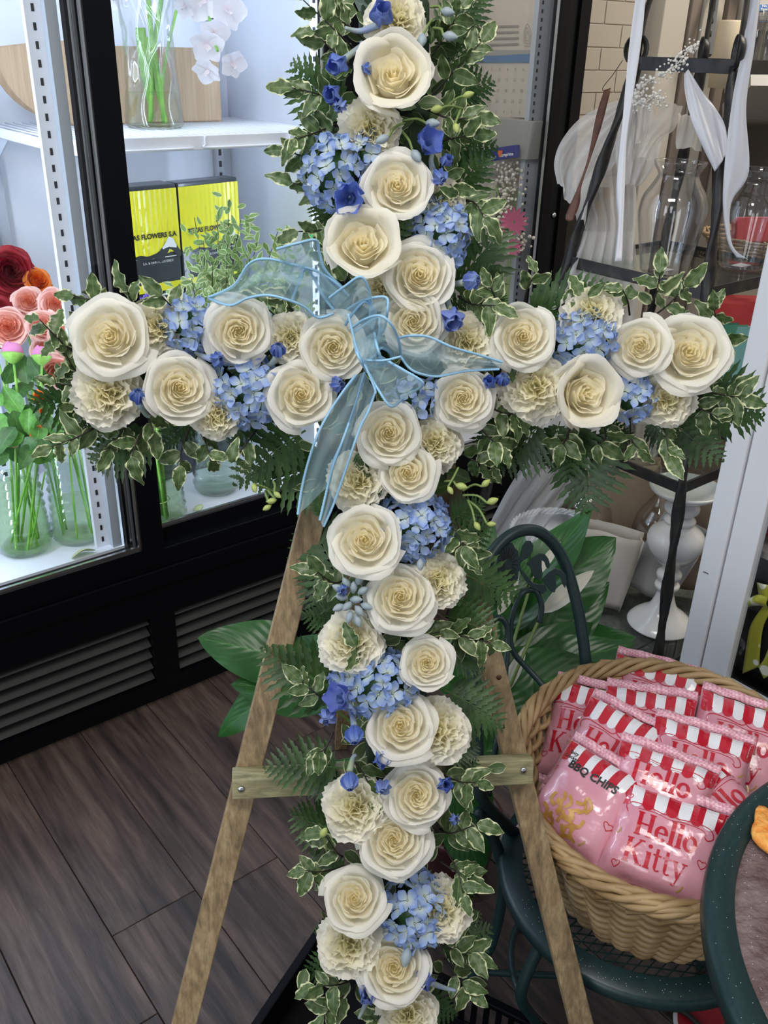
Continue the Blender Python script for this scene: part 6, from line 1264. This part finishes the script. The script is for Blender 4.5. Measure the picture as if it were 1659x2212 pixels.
# delphinium blooms: x, y, size px, facing tilt, mesh, spur end
def delph(x, y, d, tx, ty, k, sx=None, sy=None, off=0.03):
    s = d * 0.80 * pxm(x, y); z = facing(x, y, tx * 0.8, ty * 0.8); p = K(x, y, off) - z * s * 0.35
    a = R_.uniform(0, 6.28); o = inst('delphinium_bloom', DELPH[k], cross, frame(p, z, UP * math.cos(a) + RT * math.sin(a), s))
    if sx is not None:
        q = K(sx, sy, off - 0.02); g = tube(cr([p, p.lerp(q, 0.5) - z * s * 0.3, q], 4), [0.0042 - 0.0003 * i for i in range(9)], 6)
        inst('spur', mesh('spur', g, M['bud']), o, Matrix.Identity(4))
for a in [(822, 40, 72, .2, .7, 1, 745, 60), (735, 135, 66, -.7, -.5, 1, 790, 90), (790, 150, 50, -.5, 0, 2, 780, 90), (722, 205, 60, -.5, 0, 1), (735, 225, 50, -.2, -.3, 2), (925, 312, 66, .3, .6, 0), (945, 380, 56, .6, -.3, 2, 935, 330), (755, 428, 76, 0, -.2, 0),
          (975, 682, 76, .2, -.9, 1, 965, 640), (1012, 608, 60, .8, .2, 2, 975, 615), (300, 862, 56, -.2, .9, 2, 325, 900), (465, 776, 50, .6, 0, 2, 420, 760), (600, 762, 50, .1, .9, 2, 570, 790), (1085, 825, 46, .2, .9, 2), (1058, 830, 44, 0, .6, 1),
          (725, 832, 52, .6, .3, 2, 690, 845), (735, 1508, 66, -.6, .1, 0), (710, 1545, 60, -.3, -.5, 2, 700, 1500), (765, 1580, 60, 0, -1, 2, 755, 1535), (822, 1640, 60, .3, 0, 1), (755, 1680, 58, 0, -1.1, 2, 770, 1630), (828, 1695, 54, 0, -.6, 2), (958, 1695, 50, .3, 0, 1),
          (795, 2150, 66, .0, .3, 1, 775, 2200), (922, 2118, 64, -.4, .3, 1, 985, 2140), (740, 1275, 40, 0, 0, 2), (980, 1770, 38, .4, 0, 2), (960, 350, 40, .6, .6, 1)]:
    delph(*a[:6], *(a[6:] if len(a) > 6 else ()), off=0.045)
def bud(x, y, d, ang, g=BUD, off=0.05, st=None):
    s = d * 0.85 * pxm(x, y); a = math.radians(ang); zd = (RT * math.cos(a) - UP * math.sin(a) - FWD * 0.3)
    p = K(x, y, off); o = inst('delphinium_bud', g, cross, frame(p, zd, FWD, s * 0.8, s * 0.8))
    if st: inst('stem', mesh('stem', tube(cr([p - zd.normalized() * s * 0.35, p.lerp(K(st[0], st[1], off - 0.02), 0.5) + UP * 0.003, K(st[0], st[1], off - 0.02)], 4), 0.0014, 5), M['stem']), o, Matrix.Identity(4))
for a in [(932, 266, 42, 10, BUD, (870, 260)), (828, 300, 42, 150, BUD, (875, 265)), (898, 335, 44, 60, BUD, (870, 285)), (912, 85, 44, 100, BUD, (935, 40)), (970, 78, 44, 20, BUD, (935, 60)), (965, 25, 40, 20, BUD, (930, 15)), (878, 2065, 50, 105, BUD, (895, 2010)),
          (1010, 205, 32, -10, GBUD, (960, 235)), (945, 235, 36, 160, GBUD, (1000, 235)), (985, 275, 32, 80, GBUD, (995, 235)), (995, 1050, 34, 15, GBUD, (960, 1040)), (1048, 1045, 30, -40, GBUD, (1000, 1060)), (1062, 1083, 34, -20, GBUD, (1000, 1070)), (1030, 1135, 28, 60, GBUD, (1010, 1080)), (1060, 1132, 26, 0, GBUD, (1010, 1080)), (972, 1058, 26, 60, GBUD, (990, 1010)),
          (549, 1053, 28, 70, GBUD, (590, 1062)), (598, 1068, 26, 40, GBUD, (590, 1040)), (588, 1082, 28, 170, GBUD, (575, 1055)), (578, 1096, 26, 150, GBUD, (573, 1060)), (698, 1800, 34, -60, GBUD, (705, 1840)), (908, 1218, 34, 90, BUD, None)]:
    bud(a[0], a[1], a[2], a[3], a[4], st=a[5])
for i in range(13):
    a = i * 2.399; r = 6 + 34 * math.sqrt(i / 13); bud(762 + r * math.cos(a) * 0.9, 1295 + r * math.sin(a) * 1.25, 36, math.degrees(math.atan2(math.sin(a), math.cos(a))), BUD, 0.045)
# greenery
LEAFN = [0]
V, F, uv = [], [], []
def addleaf(p, nz, d, s, src):
    Mx = frame(p, nz, d, s); o = len(V)
    for v in src.vertices: V.append(Mx @ v.co)
    for pl in src.polygons: F.append(tuple(i + o for i in pl.vertices))
    ul = src.uv_layers[0].data; m_ = {}
    for lp in src.loops: m_[lp.vertex_index] = tuple(ul[lp.index].uv)
    uv.extend(m_[i] for i in range(len(src.vertices)))
LOW = leaf_mesh('leaf', 0.32, M['pitt'], 0.03, 0.06, 0.2, nu=4, nv=5, seed=3)
def sprig(x0, y0, x1, y1, n=7, off0=-0.02, off1=0.01, lpx=46, lm=PITT, par=None, KK=None):
    KK = KK or K; par = par or cross
    a, b = KK(x0, y0, off0), KK(x1, y1, off1); mid = (a + b) / 2 + V3((R_.uniform(-.008, .008), -0.004, R_.uniform(-.008, .008)))
    path = cr([a, mid, b], 5); g = tube(path, [0.0014 - 0.00008 * i for i in range(len(path))], 5)
    sp = inst('pittosporum_sprig', mesh('sprig_stem', g, M['twig']), par, Matrix.Identity(4)); lm_ = lpx * pxm(x0, y0)
    for i in range(n):
        t = 0.25 + 0.75 * (i + 1) / n; p = path[min(int(t * (len(path) - 1)), len(path) - 1)]
        tg = (path[-1] - path[0]).normalized(); v = -ray((x0 + x1) / 2, (y0 + y1) / 2).normalized(); sd = tg.cross(v)
        an = (1 if i % 2 else -1) * R_.uniform(0.5, 1.15) if i < n - 1 else R_.uniform(-0.3, 0.3)
        d = tg * math.cos(an) + sd * math.sin(an) + v * R_.uniform(-0.3, 0.4)
        nz = v + V3((R_.uniform(-.7, .7), R_.uniform(-.4, .4), R_.uniform(-.7, .7)))
        s = lm_ * R_.uniform(0.75, 1.15)
        if i >= n - 4 and LEAFN[0] < 310: inst('leaf', R_.choice(lm), sp, frame(p, nz, d, s)); LEAFN[0] += 1
        else: addleaf(p, nz, d, s, R_.choice(lm))
    return sp
for a in [(790, 130, 655, 0, 6), (770, 235, 632, 190, 6), (765, 250, 640, 300, 6), (780, 160, 680, 70, 6), (720, 340, 615, 325, 5), (720, 430, 632, 395, 5), (720, 480, 645, 500, 4), (790, 90, 725, 30, 5),
          (925, 130, 990, 20, 6), (930, 210, 1040, 90, 7), (920, 235, 1030, 250, 7), (930, 310, 1020, 290, 6), (950, 360, 990, 420, 5), (970, 430, 1045, 470, 6), (990, 640, 1070, 660, 7), (990, 710, 1070, 690, 6), (740, 620, 700, 530, 5), (770, 280, 690, 290, 6), (750, 610, 770, 570, 3),
          (290, 700, 160, 640, 6), (340, 690, 275, 630, 4), (430, 690, 350, 640, 4), (200, 790, 85, 690, 6), (200, 820, 140, 760, 5), (640, 710, 560, 650, 5), (670, 700, 620, 640, 4), (300, 790, 340, 770, 4),
          (230, 860, 120, 830, 5), (240, 900, 110, 965, 6), (270, 910, 160, 880, 4), (310, 900, 240, 970, 4), (330, 900, 285, 985, 4), (420, 900, 390, 1005, 4), (410, 900, 455, 995, 4), (560, 920, 500, 1000, 4), (300, 880, 330, 930, 3),
          (1100, 690, 1060, 620, 5), (1130, 670, 1158, 590, 3), (1200, 670, 1270, 640, 4), (1390, 690, 1425, 590, 6), (1400, 690, 1480, 620, 5), (1360, 680, 1345, 625, 4), (1520, 700, 1540, 665, 4), (1540, 740, 1560, 730, 3),
          (1500, 840, 1600, 860, 6), (1490, 860, 1550, 900, 4), (1420, 900, 1445, 985, 4), (1360, 900, 1380, 970, 3), (1300, 900, 1290, 960, 4), (1240, 900, 1215, 960, 5),
          (1050, 870, 1120, 895, 5), (1020, 900, 1085, 965, 6), (980, 970, 1060, 1010, 6), (1070, 720, 1100, 770, 3), (970, 1080, 1000, 1180, 5), (985, 1120, 1010, 1200, 4),
          (750, 1250, 685, 1235, 5), (760, 1230, 790, 1220, 2), (820, 1390, 770, 1400, 4), (860, 1360, 950, 1365, 5), (930, 1360, 1062, 1390, 9), (720, 1530, 652, 1475, 5), (720, 1580, 685, 1625, 4), (760, 1640, 805, 1710, 5), (930, 1660, 1030, 1690, 6),
          (950, 1790, 1030, 1780, 7), (750, 1870, 660, 1880, 6), (740, 1850, 700, 1800, 4), (950, 1860, 1010, 1895, 6), (960, 1830, 1000, 1930, 4), (940, 2030, 1030, 2060, 7), (960, 2070, 1015, 2140, 5), (780, 2110, 680, 2130, 6), (780, 2120, 700, 2195, 5), (860, 2150, 815, 2205, 5), (780, 1900, 770, 1930, 2)]:
    sprig(*a, off0=-0.01, off1=R_.uniform(0.0, 0.05), lpx=56)
def frond(x0, y0, x1, y1, k=None, off0=-0.03, off1=-0.02, wide=1.0):
    a, b = K(x0, y0, off0), K(x1, y1, off1); v = -ray((x0 + x1) / 2, (y0 + y1) / 2).normalized()
    nz = v + V3((R_.uniform(-.35, .35), R_.uniform(-.3, .3), R_.uniform(-.35, .35)))
    inst('fern_frond', FERN[R_.randrange(3) if k is None else k], cross, frame(a, nz, b - a, (b - a).length, (b - a).length * wide))
for a in [(950, 90, 1045, -20), (960, 150, 1055, 60), (950, 220, 1062, 165), (940, 330, 1078, 312), (960, 440, 1055, 335), (970, 640, 1072, 478), (985, 620, 1085, 590), (750, 250, 622, 150), (950, 240, 1040, 190), (950, 700, 1040, 640), (720, 330, 650, 260), (740, 480, 660, 440),
          (220, 850, 70, 880), (230, 880, 140, 960), (330, 930, 200, 1010), (420, 900, 340, 960), (660, 930, 498, 1030), (720, 990, 556, 1060), (560, 900, 480, 950), (300, 700, 230, 650), (700, 1000, 640, 1040),
          (1170, 910, 1080, 1020), (1210, 910, 1180, 1010), (1260, 920, 1290, 1105), (1290, 920, 1370, 960), (1440, 900, 1545, 1000), (1480, 855, 1652, 872), (1130, 680, 1315, 632), (1250, 910, 1240, 1040), (1090, 900, 1040, 980), (1400, 900, 1460, 960), (1150, 660, 1180, 620), (1050, 690, 1080, 630),
          (745, 1270, 642, 1112), (750, 1300, 650, 1230), (750, 1340, 655, 1340), (740, 1500, 578, 1395), (740, 1660, 580, 1633), (740, 1700, 650, 1680), (750, 1800, 640, 1755), (770, 2060, 655, 2105), (740, 2010, 685, 2005), (740, 1900, 680, 1850),
          (960, 1190, 1065, 1140), (970, 1220, 1120, 1310), (960, 1330, 1075, 1370), (960, 1490, 1092, 1556), (970, 1540, 1035, 1590), (960, 1700, 1040, 1660), (970, 1830, 1035, 1790), (950, 2060, 1072, 2022), (890, 2140, 985, 2212), (960, 1400, 1050, 1430), (960, 1950, 1030, 1920), (970, 1130, 1040, 1080), (960, 1640, 1040, 1610), (960, 2000, 1040, 1985)]:
    frond(*a, wide=1.2)
for a in [(845, 545, 915, 428, 3), (800, 360, 788, 285, 3), (770, 975, 800, 1020, 1), (820, 1040, 790, 1080, 1), (700, 1120, 690, 1070, 1)]: frond(*a[:4], a[4], 0.03, 0.05, 0.9)
# dense filler of dark leaves hiding the foam
for i in range(850):
    if i % 5 < 3: x, y = 852 + R_.gauss(0, 62), R_.uniform(-10, 2212)
    else: x, y = R_.uniform(180, 1530), 800 + R_.gauss(0, 55)
    v = -ray(x, y).normalized(); a = R_.uniform(0, 6.28)
    addleaf(K(x, y, R_.uniform(-0.035, 0.0)), v + V3((R_.uniform(-.8, .8), R_.uniform(-.6, .6), R_.uniform(-.8, .8))), RT * math.cos(a) + UP * math.sin(a), R_.uniform(0.022, 0.034), LOW)
ff = obj('filler_foliage', (V, F), M['pitt'], cross, True, uv=uv); ff['kind'] = 'stuff'
# ================================================================ ORGANZA BOW
M['organza'] = sheer('blue_organza', (0.48, 0.70, 0.80), 0.33, 0.4)
M['orgedge'] = mat('blue_cord', (0.30, 0.54, 0.76), 0.5)
bow = thing('organza_bow', 'pale blue sheer organza bow with corded edges at the crossing of the cross', 'bow', K(800, 760, 0.06))
def B5(p, o):  # detail coordinates measured on the bow
    return K(450 + p[0] / 2.37, 500 + p[1] / 2.37, o)
def ribbon(name, A, B, oa, ob, nr=2.0, amp=0.004, seed=0):
    na, nb = len(A), len(B)
    a = [B5(p, oa[min(i, len(oa) - 1)]) for i, p in enumerate(A)]; b = [B5(p, ob[min(i, len(ob) - 1)]) for i, p in enumerate(B)]
    r = obj(name, strip(a, b, 8, 12, lambda s, t: CN * (amp * math.sin(t * PI * nr + s * 5 + seed) * math.sin(t * PI))), M['organza'], bow, True)
    for e in (a, b):
        q = cr(e, 24); obj('corded_edge', tube(q, [0.0013 + 0.0004 * (i % 2) for i in range(len(q))], 5), M['orgedge'], r, True)
    return r
ribbon('tail', [(0, 338), (130, 275), (210, 165), (300, 140), (430, 168), (560, 205), (660, 270), (720, 330)], [(0, 342), (110, 378), (200, 342), (300, 326), (400, 348), (490, 385), (560, 440), (640, 420)], [.03, .05, .07, .08, .08, .07, .06, .05], [.03, .05, .06, .07, .07, .06, .05, .05], 3, 0.006)
ribbon('loop', [(350, 90), (450, 62), (550, 45), (570, 110), (600, 200), (690, 290)], [(430, 350), (470, 250), (500, 190), (540, 240), (580, 320), (640, 400)], [.09, .10, .09, .08, .07, .05], [.06, .07, .07, .06, .06, .05], 2, 0.005, 1)
ribbon('loop', [(620, 340), (700, 280), (780, 232), (822, 300), (830, 400), (820, 480)], [(700, 480), (740, 420), (800, 360), (850, 400), (850, 450), (840, 500)], [.07, .09, .10, .09, .07, .06], [.05, .07, .08, .07, .06, .05], 2, 0.008, 2)
ribbon('loop', [(712, 400), (800, 350), (910, 338), (915, 420), (900, 500), (860, 560)], [(740, 520), (810, 470), (870, 440), (880, 480), (870, 540), (840, 600)], [.06, .08, .09, .09, .07, .06], [.06, .07, .08, .08, .07, .06], 2, 0.006, 3)
ribbon('loop', [(725, 500), (800, 450), (880, 432), (940, 480), (975, 560), (985, 630)], [(800, 665), (850, 640), (880, 600), (900, 600), (930, 620), (940, 650)], [.06, .09, .11, .11, .09, .07], [.06, .08, .09, .09, .08, .07], 3, 0.008, 4)
ribbon('loop', [(800, 665), (830, 740), (870, 810), (935, 895), (1000, 850)], [(880, 640), (930, 670), (1000, 710), (1100, 778), (1030, 830)], [.07, .09, .10, .10, .08], [.07, .09, .10, .10, .08], 2, 0.006, 5)
ribbon('tail', [(975, 545), (1040, 533), (1130, 540), (1250, 592), (1380, 630), (1505, 668)], [(985, 640), (1030, 700), (1090, 730), (1180, 742), (1320, 715), (1490, 705)], [.06, .07, .07, .07, .06, .05], [.06, .07, .07, .06, .05, .05], 3, 0.005, 6)
ribbon('tail', [(755, 735), (690, 820), (620, 925), (560, 1040), (515, 1170), (480, 1310), (458, 1450)], [(800, 720), (760, 860), (720, 980), (680, 1090), (640, 1180), (625, 1260), (610, 1310)], [.06, .07, .07, .07, .06, .05, .05], [.06, .07, .07, .07, .06, .05, .05], 2, 0.005, 7)
ribbon('tail', [(855, 820), (820, 920), (780, 1000), (740, 1110), (690, 1260), (640, 1400), (590, 1512)], [(800, 720), (760, 860), (720, 980), (680, 1090), (640, 1200), (610, 1310), (570, 1480)], [.06, .07, .07, .07, .06, .05, .05], [.06, .07, .07, .07, .06, .05, .05], 2, 0.005, 8)
ribbon('knot', [(745, 560), (760, 620), (790, 680), (815, 720)], [(850, 520), (862, 580), (880, 640), (900, 690)], [.07, .10, .10, .075], [.07, .10, .10, .075], 4, 0.006, 9)
for q in ([(800, 660), (900, 660), (985, 640)], [(715, 420), (760, 600), (800, 680), (850, 800), (855, 830)]): obj('corded_edge', tube(cr([B5(p, .10) for p in q], 8), 0.0014, 5), M['orgedge'], bow, True)
# ---------------------------------------------------------------- count what was built
print('leaves', LEAFN[0], 'tris', sum(len(o.data.polygons) for o in bpy.data.objects if o.type == 'MESH'))
